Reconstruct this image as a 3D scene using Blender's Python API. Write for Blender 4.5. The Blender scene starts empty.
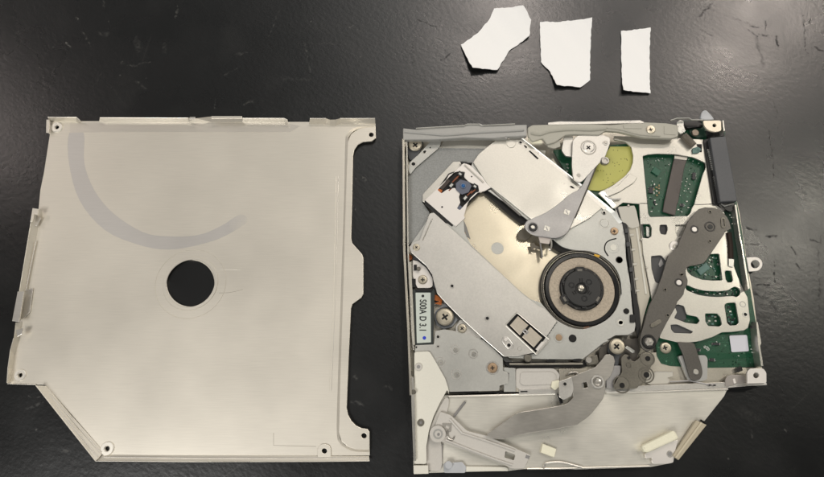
import bpy, bmesh, math, random
from mathutils import Vector, Matrix
random.seed(7)
scene = bpy.context.scene
C = scene.collection
R = math.radians

# ------------------------------------------------------------------ camera
F = 580.0                      # focal length in photo pixels (photo 824 x 477)
TILT = math.atan(580.0/1905.0)
H = 212.0                      # camera height, mm
cam = bpy.data.cameras.new('camera'); cam_o = bpy.data.objects.new('camera', cam); C.objects.link(cam_o)
cam.sensor_width = 36.0; cam.lens = 36.0*F/824.0
cam.clip_start = 0.005; cam.clip_end = 50
cam_o.location = (0, 0, H/1000); cam_o.rotation_euler = (TILT, 0, 0)
scene.camera = cam_o

def ray(px, py):
    x = (px-412)/F; y = -(py-238.5)/F
    c, s = math.cos(TILT), math.sin(TILT)
    return Vector((x, y*c+s, y*s-c))
def P(px, py, h=0.0):          # where the line of sight meets height h (mm)
    d = ray(px, py); k = (H-h)/(-d.z)
    return Vector((d.x*k, d.y*k, h))

# ------------------------------------------------------------------ light
w = bpy.data.worlds.new('World'); scene.world = w; w.use_nodes = True
nt = w.node_tree; nt.nodes.clear()
out = nt.nodes.new('ShaderNodeOutputWorld'); bg = nt.nodes.new('ShaderNodeBackground')
tc = nt.nodes.new('ShaderNodeTexCoord'); sep = nt.nodes.new('ShaderNodeSeparateXYZ')
ramp = nt.nodes.new('ShaderNodeValToRGB'); mp = nt.nodes.new('ShaderNodeMapRange')
nt.links.new(tc.outputs['Generated'], sep.inputs[0])
nt.links.new(sep.outputs['X'], mp.inputs[0])
mp.inputs[1].default_value = -0.6; mp.inputs[2].default_value = 0.6
nt.links.new(mp.outputs[0], ramp.inputs[0])
e = ramp.color_ramp.elements
e[0].position = 0.0; e[0].color = (0.26, 0.25, 0.24, 1)
e[1].position = 1.0; e[1].color = (0.62, 0.63, 0.62, 1)
for p_, c_ in ((0.12, (0.15,0.15,0.145)), (0.37, (0.19,0.19,0.185)), (0.485, (1.45,1.44,1.38)), (0.62, (0.72,0.72,0.70))):
    q = e.new(p_); q.color = (*c_, 1)
# the room darkens behind the photographer
mp2 = nt.nodes.new('ShaderNodeMapRange'); nt.links.new(sep.outputs['Y'], mp2.inputs[0])
mp2.inputs[1].default_value = 0.02; mp2.inputs[2].default_value = 0.62; mp2.inputs[3].default_value = 0.06; mp2.inputs[4].default_value = 1.05
wn_ = nt.nodes.new('ShaderNodeTexNoise'); wn_.inputs['Scale'].default_value = 2.6; wn_.inputs['Detail'].default_value = 3
nt.links.new(tc.outputs['Generated'], wn_.inputs['Vector'])
wm_ = nt.nodes.new('ShaderNodeMapRange'); nt.links.new(wn_.outputs['Fac'], wm_.inputs[0])
for i_, v_ in enumerate((0.35, 0.65, 0.72, 1.28)): wm_.inputs[i_+1].default_value = v_
wv_ = nt.nodes.new('ShaderNodeVectorMath'); wv_.operation = 'SCALE'; nt.links.new(ramp.outputs[0], wv_.inputs[0]); nt.links.new(wm_.outputs[0], wv_.inputs['Scale'])
nt.links.new(wv_.outputs[0], bg.inputs[0]); nt.links.new(mp2.outputs[0], bg.inputs[1])
nt.links.new(bg.outputs[0], out.inputs[0])

def lamp(name, loc, target, size, power, col=(1,1,1), sy=None):
    l = bpy.data.lights.new(name, 'AREA'); l.energy = power; l.color = col
    l.shape = 'RECTANGLE'; l.size = size; l.size_y = sy or size
    o = bpy.data.objects.new(name, l); C.objects.link(o); o.location = loc
    d = Vector(target)-Vector(loc); o.rotation_euler = d.to_track_quat('-Z', 'Y').to_euler()
    return o
def mirror_lamp(name, px, py, height, size, power, col, sy=None):
    """a ceiling lamp whose reflection in the table top is seen at that point of the photo"""
    p = P(px, py)/1000; d = ray(px, py).normalized(); d.z = -d.z
    loc = p + d*(height/d.z)
    return lamp(name, loc, p, size, power, col, sy)
lamp('added_area_light', (-0.75, -0.75, 1.5), (0, 0.05, 0), 0.7, 18.5, (1.0, 0.98, 0.95))  # key lamp added behind the camera, clear of the table's reflections
lamp('added_area_light', (0.55, -1.05, 1.5), (0, 0.05, 0), 0.7, 4.5, (1.0, 0.97, 0.92))  # weaker fill lamp, also added out of view
mirror_lamp('spot_light', 750, 24, 1.9, 0.14, 8.0, (1.0, 0.87, 0.77))
mirror_lamp('spot_light', 785, 240, 1.9, 0.18, 4.0, (1.0, 0.94, 0.80))
mirror_lamp('spot_light', 505, 20, 1.9, 0.28, 6.0, (1.0, 0.88, 0.80))
mirror_lamp('spot_light', 545, 236, 1.9, 0.16, 1.9, (1.0, 0.93, 0.84))
mirror_lamp('spot_light', -45, 120, 1.9, 0.25, 2.6, (1.0, 0.86, 0.80))
scene.view_settings.view_transform = 'Standard'
try: scene.view_settings.look = 'None'
except Exception: pass
scene.view_settings.exposure = 0.0; scene.view_settings.gamma = 1

# ------------------------------------------------------------------ materials
def lin(c): 
    c = c/255.0
    return c/12.92 if c <= 0.04045 else ((c+0.055)/1.055)**2.4
def L3(rgb): return (lin(rgb[0]), lin(rgb[1]), lin(rgb[2]), 1)
MATS = {}
def mat(name, rgb, metallic=0.0, rough=0.5, brush=None, grain=0.0, var=0.06, vs=60, bump=0.0, ior=1.45, coat=0, rv=0.08):
    if name in MATS: return MATS[name]
    m = bpy.data.materials.new(name); m.use_nodes = True; n = m.node_tree; N = n.nodes; K = n.links
    b = N['Principled BSDF']; b.inputs['Metallic'].default_value = metallic
    b.inputs['Roughness'].default_value = rough; b.inputs['IOR'].default_value = ior
    b.inputs['Coat Weight'].default_value = coat; b.inputs['Coat Roughness'].default_value = 0.15
    t = N.new('ShaderNodeTexCoord')
    # slow blotches (handling marks) in colour and gloss
    nz = N.new('ShaderNodeTexNoise'); nz.inputs['Scale'].default_value = vs; nz.inputs['Detail'].default_value = 4
    K.new(t.outputs['Object'], nz.inputs['Vector'])
    mx = N.new('ShaderNodeMix'); mx.data_type = 'RGBA'
    c = L3(rgb); k0, k1 = 1-var, 1+var
    mx.inputs['A'].default_value = (c[0]*k0, c[1]*k0, c[2]*k0, 1); mx.inputs['B'].default_value = (min(1,c[0]*k1), min(1,c[1]*k1), min(1,c[2]*k1), 1)
    K.new(nz.outputs['Fac'], mx.inputs['Factor'])
    col = mx.outputs['Result']
    mr = N.new('ShaderNodeMapRange'); mr.inputs[3].default_value = max(0.03, rough-rv); mr.inputs[4].default_value = min(1, rough+rv)
    mr.inputs[1].default_value = 0.3; mr.inputs[2].default_value = 0.7
    K.new(nz.outputs['Fac'], mr.inputs[0]); K.new(mr.outputs[0], b.inputs['Roughness'])
    hgt = None
    if brush:
        mpn = N.new('ShaderNodeMapping'); mpn.inputs['Scale'].default_value = (brush[0], brush[1], 100)
        if len(brush) > 3: mpn.inputs['Rotation'].default_value = (0, 0, R(brush[3]))
        K.new(t.outputs['Object'], mpn.inputs['Vector'])
        n2 = N.new('ShaderNodeTexNoise'); n2.inputs['Scale'].default_value = 1; n2.inputs['Detail'].default_value = 3
        K.new(mpn.outputs[0], n2.inputs['Vector'])
        m3 = N.new('ShaderNodeMapRange'); m3.inputs[1].default_value = 0.25; m3.inputs[2].default_value = 0.75
        m3.inputs[3].default_value = 1-brush[2]; m3.inputs[4].default_value = 1+brush[2]
        K.new(n2.outputs['Fac'], m3.inputs[0])
        v = N.new('ShaderNodeVectorMath'); v.operation = 'SCALE'; K.new(col, v.inputs[0]); K.new(m3.outputs[0], v.inputs['Scale'])
        col = v.outputs[0]; hgt = n2.outputs['Fac']
    if grain or bump:
        n3 = N.new('ShaderNodeTexNoise'); n3.inputs['Scale'].default_value = 1700; n3.inputs['Detail'].default_value = 2
        K.new(t.outputs['Object'], n3.inputs['Vector'])
        if grain:
            m4 = N.new('ShaderNodeMapRange'); m4.inputs[1].default_value = 0.3; m4.inputs[2].default_value = 0.7
            m4.inputs[3].default_value = 1-grain; m4.inputs[4].default_value = 1+grain; K.new(n3.outputs['Fac'], m4.inputs[0])
            v = N.new('ShaderNodeVectorMath'); v.operation = 'SCALE'; K.new(col, v.inputs[0]); K.new(m4.outputs[0], v.inputs['Scale']); col = v.outputs[0]
        if hgt is None: hgt = n3.outputs['Fac']
    if bump and hgt:
        bp = N.new('ShaderNodeBump'); bp.inputs['Strength'].default_value = bump; bp.inputs['Distance'].default_value = 0.0001
        K.new(hgt, bp.inputs['Height']); K.new(bp.outputs[0], b.inputs['Normal'])
    K.new(col, b.inputs['Base Color'])
    MATS[name] = m; return m

LID   = mat('lid_brushed_metal', (225,219,206), 0.55, 0.40, brush=(130,3200,0.035), var=0.03, vs=28, bump=0.07, rv=0.05)
LIDG  = mat('lid_worn_shade_metal', (210,206,198), 0.65, 0.36, brush=(90,2600,0.03), var=0.03, vs=25)
STEEL = mat('warm_steel', (200,194,180), 0.8, 0.34, grain=0.05, var=0.08, vs=90, bump=0.05)
TRAY  = mat('brushed_tray', (232,228,216), 0.6, 0.34, brush=(220,3000,0.06), var=0.06, vs=50, bump=0.08)
GOLD  = mat('pale_gold_steel', (208,199,178), 0.8, 0.30, grain=0.03, var=0.06, vs=60)
BRITE = mat('bright_aluminium', (200,197,188), 0.78, 0.32, grain=0.04, var=0.05, vs=70, bump=0.05)
SILV  = mat('satin_silver', (206,203,196), 0.7, 0.35, grain=0.05, var=0.05, vs=80, bump=0.06)
BLUEG = mat('blue_grey_plating', (188,188,182), 0.6, 0.40, grain=0.04, var=0.05, vs=80)
SLATE = mat('slate_damping_sheet', (143,144,141), 0.15, 0.5, grain=0.12, var=0.06, vs=120)
GREYP = mat('grey_plastic', (166,165,160), 0.1, 0.38, grain=0.03, var=0.04)
GREYL = mat('grey_lever_metal', (162,160,158), 0.6, 0.36, grain=0.05, var=0.05, vs=120)
BEIGEP= mat('beige_plastic', (176,173,160), 0.0, 0.42, grain=0.03, var=0.05)
CREAM = mat('cream_plastic', (222,219,206), 0.0, 0.45, var=0.03, grain=0.02)
CREAM2= mat('ivory_foam', (232,228,204), 0.0, 0.8, var=0.03, grain=0.03)
IVORY = mat('translucent_plastic', (196,192,184), 0.0, 0.40, var=0.05, grain=0.03)
DARKL = mat('dark_lever_steel', (98,95,90), 0.6, 0.40, grain=0.08, var=0.05, vs=100)
DARKB = mat('dark_bracket_steel', (124,120,110), 0.7, 0.38, grain=0.10, var=0.10, vs=250)
SMID  = mat('mid_brushed_steel', (176,172,164), 0.75, 0.36, brush=(400,1800,0.08,35), var=0.08, vs=70, bump=0.1)
BLACK = mat('black_plastic', (22,22,22), 0.0, 0.35, var=0.1)
RUBB  = mat('dark_rubber', (70,72,74), 0.0, 0.5, var=0.1)
CONN  = mat('connector_plastic', (84,85,87), 0.0, 0.45, var=0.06, grain=0.06)
SCREW = mat('nickel_screw', (205,196,176), 0.75, 0.35, var=0.08, vs=300)
BRONZ = mat('bronze_screw', (176,150,122), 0.7, 0.35, var=0.08, vs=300)
WHITE = mat('white_metal', (226,221,214), 0.4, 0.42, var=0.03)
COPPER= mat('copper_flex', (176,98,44), 0.2, 0.4, var=0.15, vs=400)
COPD  = mat('coil_copper', (128,78,56), 0.5, 0.4, var=0.2, vs=900)
YELL  = mat('yellow_green_film', (184,182,96), 0.0, 0.45, var=0.05, vs=150)
DISC  = mat('turntable_pad', (176,164,146), 0.2, 0.6, grain=0.18, var=0.06, vs=200)
GLASS = mat('blue_lens', (28,92,150), 0.2, 0.08, var=0.5, vs=900)
LENSF = mat('lens_frame', (96,100,112), 0.2, 0.4, var=0.1)
LABEL = mat('pale_green_label', (196,203,194), 0.0, 0.45, var=0.03)
STICK = mat('white_sticker', (206,206,212), 0.0, 0.6, var=0.03)
BLUE  = mat('blue_ink', (40,60,190), 0.0, 0.5)
INK   = mat('black_ink', (26,28,28), 0.0, 0.5)
PAPER = mat('white_paper', (252,251,248), 0.0, 0.7, var=0.01)
HOLE  = mat('dark_recess', (20,19,18), 0.2, 0.6)
SOLD  = mat('solder', (190,190,184), 0.8, 0.3, var=0.1, vs=500)
CHIP  = mat('chip_black', (44,44,46), 0.0, 0.4)
CRYS  = mat('cloudy_clear_plastic', (186,188,190), 0.0, 0.2, var=0.15, vs=300)
DUST  = mat('pale_crumb', (190,180,150), 0.0, 0.8)

def pcb_material():
    m = bpy.data.materials.new('green_circuit_board'); m.use_nodes = True; n = m.node_tree; N = n.nodes; K = n.links
    b = N['Principled BSDF']; b.inputs['Roughness'].default_value = 0.32
    t = N.new('ShaderNodeTexCoord')
    v = N.new('ShaderNodeTexVoronoi'); v.inputs['Scale'].default_value = 330; v.distance = 'CHEBYCHEV'; v.inputs['Randomness'].default_value = 0.6
    br = N.new('ShaderNodeTexBrick'); br.inputs['Scale'].default_value = 420; br.inputs['Mortar Size'].default_value = 0.035; br.inputs['Brick Width'].default_value = 1.1
    br.inputs['Color1'].default_value = (*L3((19,60,40))[:3],1); br.inputs['Color2'].default_value = (*L3((22,68,46))[:3],1); br.inputs['Mortar'].default_value = (*L3((34,84,58))[:3],1)
    nz = N.new('ShaderNodeTexNoise'); nz.inputs['Scale'].default_value = 130
    ad = N.new('ShaderNodeVectorMath'); ad.operation = 'MULTIPLY_ADD'; ad.inputs[1].default_value = (0.016,)*3
    K.new(t.outputs['Object'], nz.inputs['Vector']); K.new(nz.outputs['Color'], ad.inputs[0]); K.new(t.outputs['Object'], ad.inputs[2])
    K.new(ad.outputs[0], br.inputs['Vector']); K.new(t.outputs['Object'], v.inputs['Vector'])
    mr = N.new('ShaderNodeMapRange'); mr.inputs[1].default_value = 0.07; mr.inputs[2].default_value = 0.10; mr.inputs[3].default_value = 1; mr.inputs[4].default_value = 0
    K.new(v.outputs['Distance'], mr.inputs[0])
    mx = N.new('ShaderNodeMix'); mx.data_type = 'RGBA'; mx.inputs['B'].default_value = (*L3((84,124,100))[:3],1)
    K.new(mr.outputs[0], mx.inputs['Factor']); K.new(br.outputs['Color'], mx.inputs['A']); K.new(mx.outputs['Result'], b.inputs['Base Color'])
    return m
PCB = pcb_material()

# ------------------------------------------------------------------ mesh helpers (everything in mm, scaled to metres at the end)
PENDING = []
BASE = {}
uid = [0]
def thing(name, label, cat, base, group=None):
    o = bpy.data.objects.new(name, None); C.objects.link(o); o.empty_display_size = 0.01
    o.location = base/1000; o['label'] = label; o['category'] = cat
    if group: o['group'] = group
    BASE[o] = base; return o
def base_of(parent):
    while parent is not None:
        if parent in BASE: return BASE[parent]
        parent = parent.parent
    return Vector((0,0,0))
def new_obj(name, parent, m, me=None):
    me = me or bpy.data.meshes.new(name)
    o = bpy.data.objects.new(name, me); C.objects.link(o)
    if parent is not None: o.parent = parent
    me.materials.append(m); return o
def plate3(name, outer, holes, z, th, m, parent, bevel=0.07):
    """outer / holes: lists of xy in mm; z top"""
    uid[0] += 1; z = z + (uid[0] % 40)*0.0022
    cu = bpy.data.curves.new(name, 'CURVE'); cu.dimensions = '2D'; cu.fill_mode = 'BOTH'
    bevel = min(bevel, th*0.4)
    cu.extrude = th/2 - bevel; cu.bevel_depth = bevel; cu.bevel_resolution = 1; cu.offset = -bevel
    for pl in [outer]+list(holes):
        s = cu.splines.new('POLY'); s.points.add(len(pl)-1)
        for i, p in enumerate(pl): s.points[i].co = (p[0], p[1], 0, 1)
        s.use_cyclic_u = True
    co = bpy.data.objects.new('tmp', cu); C.objects.link(co)
    o = new_obj(name, parent, m)
    b = base_of(parent)
    PENDING.append((o, co, Vector((-b.x, -b.y, z-th/2-b.z)))); return o
def plate(name, poly, z, th, m, parent, holes=(), bevel=0.10):
    f = lambda pl: [P(x, y, z)[:2] for x, y in pl]
    return plate3(name, f(poly), [f(h) for h in holes], z, th, m, parent, bevel)
def tube(name, pts, r, m, parent, cyclic=False):
    cu = bpy.data.curves.new(name, 'CURVE'); cu.dimensions = '3D'; cu.bevel_depth = r; cu.bevel_resolution = 2; cu.use_fill_caps = True
    s = cu.splines.new('POLY'); s.points.add(len(pts)-1)
    for i, p in enumerate(pts): s.points[i].co = (p[0], p[1], p[2], 1)
    s.use_cyclic_u = cyclic
    co = bpy.data.objects.new('tmp', cu); C.objects.link(co)
    o = new_obj(name, parent, m); b = base_of(parent)
    PENDING.append((o, co, -b)); return o
def tube_px(name, pl, z, r, m, parent):
    return tube(name, [P(x, y, z) for x, y in pl], r, m, parent)
def finalize():
    bpy.context.view_layer.update(); dg = bpy.context.evaluated_depsgraph_get()
    for o, co, off in PENDING:
        me = bpy.data.meshes.new_from_object(co.evaluated_get(dg)); me.name = o.name
        me.transform(Matrix.Translation(off)); me.transform(Matrix.Scale(0.001, 4))
        m = o.data.materials[0]; me.materials.clear(); me.materials.append(m)
        for p in me.polygons: p.use_smooth = False; p.material_index = 0
        old = o.data; o.data = me; bpy.data.meshes.remove(old)
    for _, co, _ in PENDING: bpy.data.objects.remove(co)
    PENDING.clear()
def bm_obj(name, bm, m, parent, smooth=False):
    b = base_of(parent)
    bmesh.ops.translate(bm, verts=bm.verts, vec=-b); bmesh.ops.scale(bm, verts=bm.verts, vec=(0.001,)*3)
    me = bpy.data.meshes.new(name); bm.to_mesh(me); bm.free()
    if smooth:
        for p in me.polygons: p.use_smooth = True
    return new_obj(name, parent, m, me)
def lathe(name, px, py, z, prof, m, parent, n=40, smooth=False):
    """prof: list of (radius mm, height above z)"""
    c = P(px, py, z); bm = bmesh.new(); rings = []
    for r, h in prof:
        if r < 1e-4: rings.append([bm.verts.new((c.x, c.y, z+h))])
        else: rings.append([bm.verts.new((c.x+r*math.cos(2*math.pi*i/n), c.y+r*math.sin(2*math.pi*i/n), z+h)) for i in range(n)])
    for a, b in zip(rings, rings[1:]):
        for i in range(n):
            j = (i+1) % n
            if len(a) == 1 and len(b) == 1: continue
            if len(a) == 1: bm.faces.new((a[0], b[i], b[j]))
            elif len(b) == 1: bm.faces.new((a[i], a[j], b[0]))
            else: bm.faces.new((a[i], a[j], b[j], b[i]))
    bmesh.ops.recalc_face_normals(bm, faces=bm.faces)
    return bm_obj(name, bm, m, parent, smooth)
def cyl(name, px, py, z, r, h, m, parent, bev=0.12, n=32):
    bev = min(bev, r*0.4, h*0.45)
    return lathe(name, px, py, z, [(0,0),(r,0),(r,h-bev),(r-bev,h),(0,h)], m, parent, n)
def annulus(name, px, py, z, r0, r1, h, m, parent, n=48, bev=0.08):
    return lathe(name, px, py, z, [(r0,0),(r1,0),(r1,h-bev),(r1-bev,h),(r0+bev,h),(r0,h-bev),(r0,0)], m, parent, n)
def ribbon(name, inner, z1, outer, z2, th, m, parent):
    """a sloping sheet-metal lip between two traced lines at heights z1 and z2"""
    bm = bmesh.new(); A=[]; B=[]; A2=[]; B2=[]
    for (x,y) in inner: p = P(x,y,z1); A.append(bm.verts.new(p)); A2.append(bm.verts.new(p-Vector((0,0,th))))
    for (x,y) in outer: p = P(x,y,z2); B.append(bm.verts.new(p)); B2.append(bm.verts.new(p-Vector((0,0,th))))
    n = len(A)
    for i in range(n-1):
        bm.faces.new((A[i],A[i+1],B[i+1],B[i])); bm.faces.new((A2[i],B2[i],B2[i+1],A2[i+1]))
        bm.faces.new((A[i],A2[i],A2[i+1],A[i+1])); bm.faces.new((B[i],B[i+1],B2[i+1],B2[i]))
    bm.faces.new((A[0],B[0],B2[0],A2[0])); bm.faces.new((A[-1],A2[-1],B2[-1],B[-1]))
    bmesh.ops.recalc_face_normals(bm, faces=bm.faces)
    return bm_obj(name, bm, m, parent)
# outline helpers
def T(tx, ty, pts, s=4.77): return [(tx+u/s, ty+v/s) for u, v in pts]
TA=(395,115); TB=(505,115); TC=(605,105); TD=(680,100); TE=(395,205); TF=(505,205); TG=(605,195); TH=(680,190)
TI=(395,295); TJ=(505,295); TK=(605,285); TL=(680,280); TM=(395,377); TN=(505,377); TO=(605,377); TP=(680,377)
def q(t, *pts): return T(t[0], t[1], pts)
def rnd(poly, r=1.5, n=4):
    out = []; N = len(poly)
    for i in range(N):
        p = Vector(poly[i]); a = Vector(poly[i-1]); b = Vector(poly[(i+1) % N])
        da = (a-p); db = (b-p); la, lb = da.length, db.length
        if la < 1e-3 or lb < 1e-3: continue
        rr = min(r, la*0.45, lb*0.45)
        p0 = p+da.normalized()*rr; p2 = p+db.normalized()*rr
        for k in range(n+1):
            t = k/n; out.append(tuple(p0*(1-t)**2 + p*2*t*(1-t) + p2*t*t))
    return out
def cr(pts, n=5, closed=True):
    out = []; N = len(pts)
    for i in range(N if closed else N-1):
        p0 = Vector(pts[(i-1) % N] if closed or i > 0 else pts[0]); p1 = Vector(pts[i]); p2 = Vector(pts[(i+1) % N])
        p3 = Vector(pts[(i+2) % N] if closed or i+2 < N else pts[-1])
        for k in range(n):
            t = k/n
            out.append(tuple(0.5*((2*p1)+(-p0+p2)*t+(2*p0-5*p1+4*p2-p3)*t*t+(-p0+3*p1-3*p2+p3)*t**3)))
    if not closed: out.append(tuple(pts[-1]))
    return out
def circ(cx, cy, r, n=20, ry=None):
    ry = ry or r
    return [(cx+r*math.cos(2*math.pi*i/n), cy+ry*math.sin(2*math.pi*i/n)) for i in range(n)]
def oval(cx, cy, L, W, ang, n=8):
    """rounded slot"""
    o = []; a = R(ang); r = W/2; h = L/2-r
    for s in (1, -1):
        for k in range(n+1):
            t = -math.pi/2+math.pi*k/n + (0 if s == 1 else math.pi)
            x = s*h + r*math.cos(t); y = r*math.sin(t)
            o.append((cx+x*math.cos(a)-y*math.sin(a), cy+x*math.sin(a)+y*math.cos(a)))
    return o
def rect(cx, cy, L, W, ang=0, r=0.0):
    a = R(ang); o = []
    for x, y in ((-L/2,-W/2),(L/2,-W/2),(L/2,W/2),(-L/2,W/2)):
        o.append((cx+x*math.cos(a)-y*math.sin(a), cy+x*math.sin(a)+y*math.cos(a)))
    return rnd(o, r) if r else o
MM = 0.371   # mm per photo pixel, roughly
def screw(px, py, z, r, m=None, parent=None, rot=20, h=0.7, slot=True, label=None):
    """pan head with a cross recess; r in photo pixels"""
    m = m or SCREW; r = r*MM; c = P(px, py, z+h); n = 40
    s = lathe('screw', px, py, z, [(0,-1.2),(r*0.55,-1.2),(r*0.55,0),(r,0),(r,h*0.55),(r*0.86,h*0.92),(r*0.6,h),(0,h)], m, parent, n, smooth=False)
    if slot:
        a = R(rot); L, W = r*0.42, r*0.11; pts = []
        for k in range(4):
            t = a+k*math.pi/2
            for x, y in ((L,-W),(L,W),(W,W)): pts.append((c.x+x*math.cos(t)-y*math.sin(t), c.y+x*math.sin(t)+y*math.cos(t)))
        plate3('cross_recess', pts, [], z+h+0.02, 0.06, HOLE, s, bevel=0.0)
    return s
def pin(name, px, py, z, rpx, h, m, parent): return cyl(name, px, py, z, rpx*MM, h, m, parent)
def hole_dot(px, py, z, rpx, parent, m=None, ring=None, rm=None):
    """a punched hole seen as a rim with a dark bore"""
    if ring: annulus('hole_rim', px, py, z-0.1, rpx*MM*0.98, ring*MM, 0.3, rm or SILV, parent, n=24, bev=0.08)
    return cyl('hole', px, py, z-0.4, rpx*MM, 0.53, m or HOLE, parent, n=20, bev=0.02)

# ------------------------------------------------------------------ table
def table_material():
    m = bpy.data.materials.new('black_laminate'); m.use_nodes = True; n = m.node_tree; N = n.nodes; K = n.links
    b = N['Principled BSDF']; b.inputs['IOR'].default_value = 1.62
    t = N.new('ShaderNodeTexCoord')
    def noise(s, d=3, rot=None, sc=None):
        q_ = N.new('ShaderNodeTexNoise'); q_.inputs['Scale'].default_value = s; q_.inputs['Detail'].default_value = d
        if sc:
            m0 = N.new('ShaderNodeMapping'); m0.inputs['Rotation'].default_value = (0,0,R(rot or 0)); K.new(t.outputs['Object'], m0.inputs['Vector'])
            mm = N.new('ShaderNodeMapping'); mm.inputs['Scale'].default_value = sc
            K.new(m0.outputs[0], mm.inputs['Vector']); K.new(mm.outputs[0], q_.inputs['Vector'])
        else: K.new(t.outputs['Object'], q_.inputs['Vector'])
        return q_.outputs['Fac']
    def mrange(x, a, b_, c, d):
        r = N.new('ShaderNodeMapRange'); K.new(x, r.inputs[0])
        for i, v in enumerate((a, b_, c, d)): r.inputs[i+1].default_value = v
        return r.outputs[0]
    def math2(op, a, b_):
        r = N.new('ShaderNodeMath'); r.operation = op
        for i, v in enumerate((a, b_)):
            if isinstance(v, (int, float)): r.inputs[i].default_value = v
            else: K.new(v, r.inputs[i])
        return r.outputs[0]
    # group: soft capsule mask around a segment
    g = bpy.data.node_groups.new('scratch_mask', 'ShaderNodeTree')
    g.interface.new_socket('P', in_out='INPUT', socket_type='NodeSocketVector'); g.interface.new_socket('A', in_out='INPUT', socket_type='NodeSocketVector')
    g.interface.new_socket('D', in_out='INPUT', socket_type='NodeSocketVector'); g.interface.new_socket('W', in_out='INPUT', socket_type='NodeSocketFloat')
    g.interface.new_socket('M', in_out='OUTPUT', socket_type='NodeSocketFloat')
    gi = g.nodes.new('NodeGroupInput'); go = g.nodes.new('NodeGroupOutput')
    def vm(op, a, b_=None):
        r = g.nodes.new('ShaderNodeVectorMath'); r.operation = op; g.links.new(a, r.inputs[0])
        if b_ is not None: g.links.new(b_, r.inputs[1])
        return r
    pa = vm('SUBTRACT', gi.outputs[0], gi.outputs[1]).outputs[0]
    d1 = vm('DOT_PRODUCT', pa, gi.outputs[2]).outputs['Value']; d2 = vm('DOT_PRODUCT', gi.outputs[2], gi.outputs[2]).outputs['Value']
    dv = g.nodes.new('ShaderNodeMath'); dv.operation = 'DIVIDE'; dv.use_clamp = True; g.links.new(d1, dv.inputs[0]); g.links.new(d2, dv.inputs[1])
    sc = g.nodes.new('ShaderNodeVectorMath'); sc.operation = 'SCALE'; g.links.new(gi.outputs[2], sc.inputs[0]); g.links.new(dv.outputs[0], sc.inputs['Scale'])
    ln = vm('DISTANCE', pa, sc.outputs[0]).outputs['Value']
    mr = g.nodes.new('ShaderNodeMath'); mr.operation = 'DIVIDE'; g.links.new(ln, mr.inputs[0]); g.links.new(gi.outputs[3], mr.inputs[1])
    sb = g.nodes.new('ShaderNodeMath'); sb.operation = 'SUBTRACT'; sb.use_clamp = True; sb.inputs[0].default_value = 1; g.links.new(mr.outputs[0], sb.inputs[1])
    g.links.new(sb.outputs[0], go.inputs[0])
    # wobble
    wn = N.new('ShaderNodeTexNoise'); wn.inputs['Scale'].default_value = 350; K.new(t.outputs['Object'], wn.inputs['Vector'])
    wv = N.new('ShaderNodeVectorMath'); wv.operation = 'MULTIPLY_ADD'; wv.inputs[1].default_value = (0.0030,)*3
    K.new(wn.outputs['Color'], wv.inputs[0]); 
    off = N.new('ShaderNodeVectorMath'); off.operation = 'SUBTRACT'; off.inputs[1].default_value = (0.0015,)*3
    K.new(t.outputs['Object'], wv.inputs[2]); K.new(wv.outputs[0], off.inputs[0])
    def scratches(lst, wk):
        acc = None
        for x0, y0, x1, y1, wd, st in lst:
            a = P(x0, y0)/1000; d = P(x1, y1)/1000-a
            s = N.new('ShaderNodeGroup'); s.node_tree = g
            K.new(off.outputs[0], s.inputs[0]); s.inputs[1].default_value = a; s.inputs[2].default_value = d; s.inputs[3].default_value = wd*wk*MM/1000
            v = math2('MULTIPLY', s.outputs[0], st)
            acc = v if acc is None else math2('MAXIMUM', acc, v)
        return acc
    light = scratches([(76,17,79,21,1.6,.9),(67,42,71,47,1.5,.9),(32,82,31,88,1.2,.7),(82,32,91,46,2.2,.35),(18,30,16,42,1.2,.3),
        (105,8,103,0,2,.4),(136,40,139,50,6,.22),(164,45,164,52,4,.2),(175,18,178,6,1.6,.45),(121,63,132,66,1.3,.45),(132,66,150,62,2,.3),
        (100,33,107,34,4,.25),(144,76,146,78,2,.5),(136,82,146,88,2.5,.3),(103,72,90,90,1.4,.25),(105,76,124,105,1.6,.18),
        (304,42,306,55,1.4,.6),(349,27,353,26,1.5,.6),(358,29,360,31,1.4,.8),(236,54,252,52,2.2,.3),(305,43,345,44,1.2,.3),(305,45,310,72,1.6,.35),
        (245,104,253,101,3,.35),(215,100,215,108,1.5,.35),(283,78,309,80,5,.12),(224,76,240,66,1.3,.25),(268,38,280,10,1.5,.2),
        (363,178,366,181,1.5,.8),(354,206,356,209,1.6,.7),(28,397,40,397,1.2,.4),(28,407,42,403,3,.25),(62,450,68,452,3,.35),(69,432,64,440,1.2,.3),
        (354,377,358,379,3,.35),(352,403,362,405,3,.3),(385,387,390,388,3,.25),(784,428,786,431,1.5,.5),(751,430,752,438,1.6,.4),(744,412,757,418,10,.10),
        (788,88,800,78,1,.35),(786,84,797,76,1,.3),(782,150,783,130,1,.2)], .8)
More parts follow.
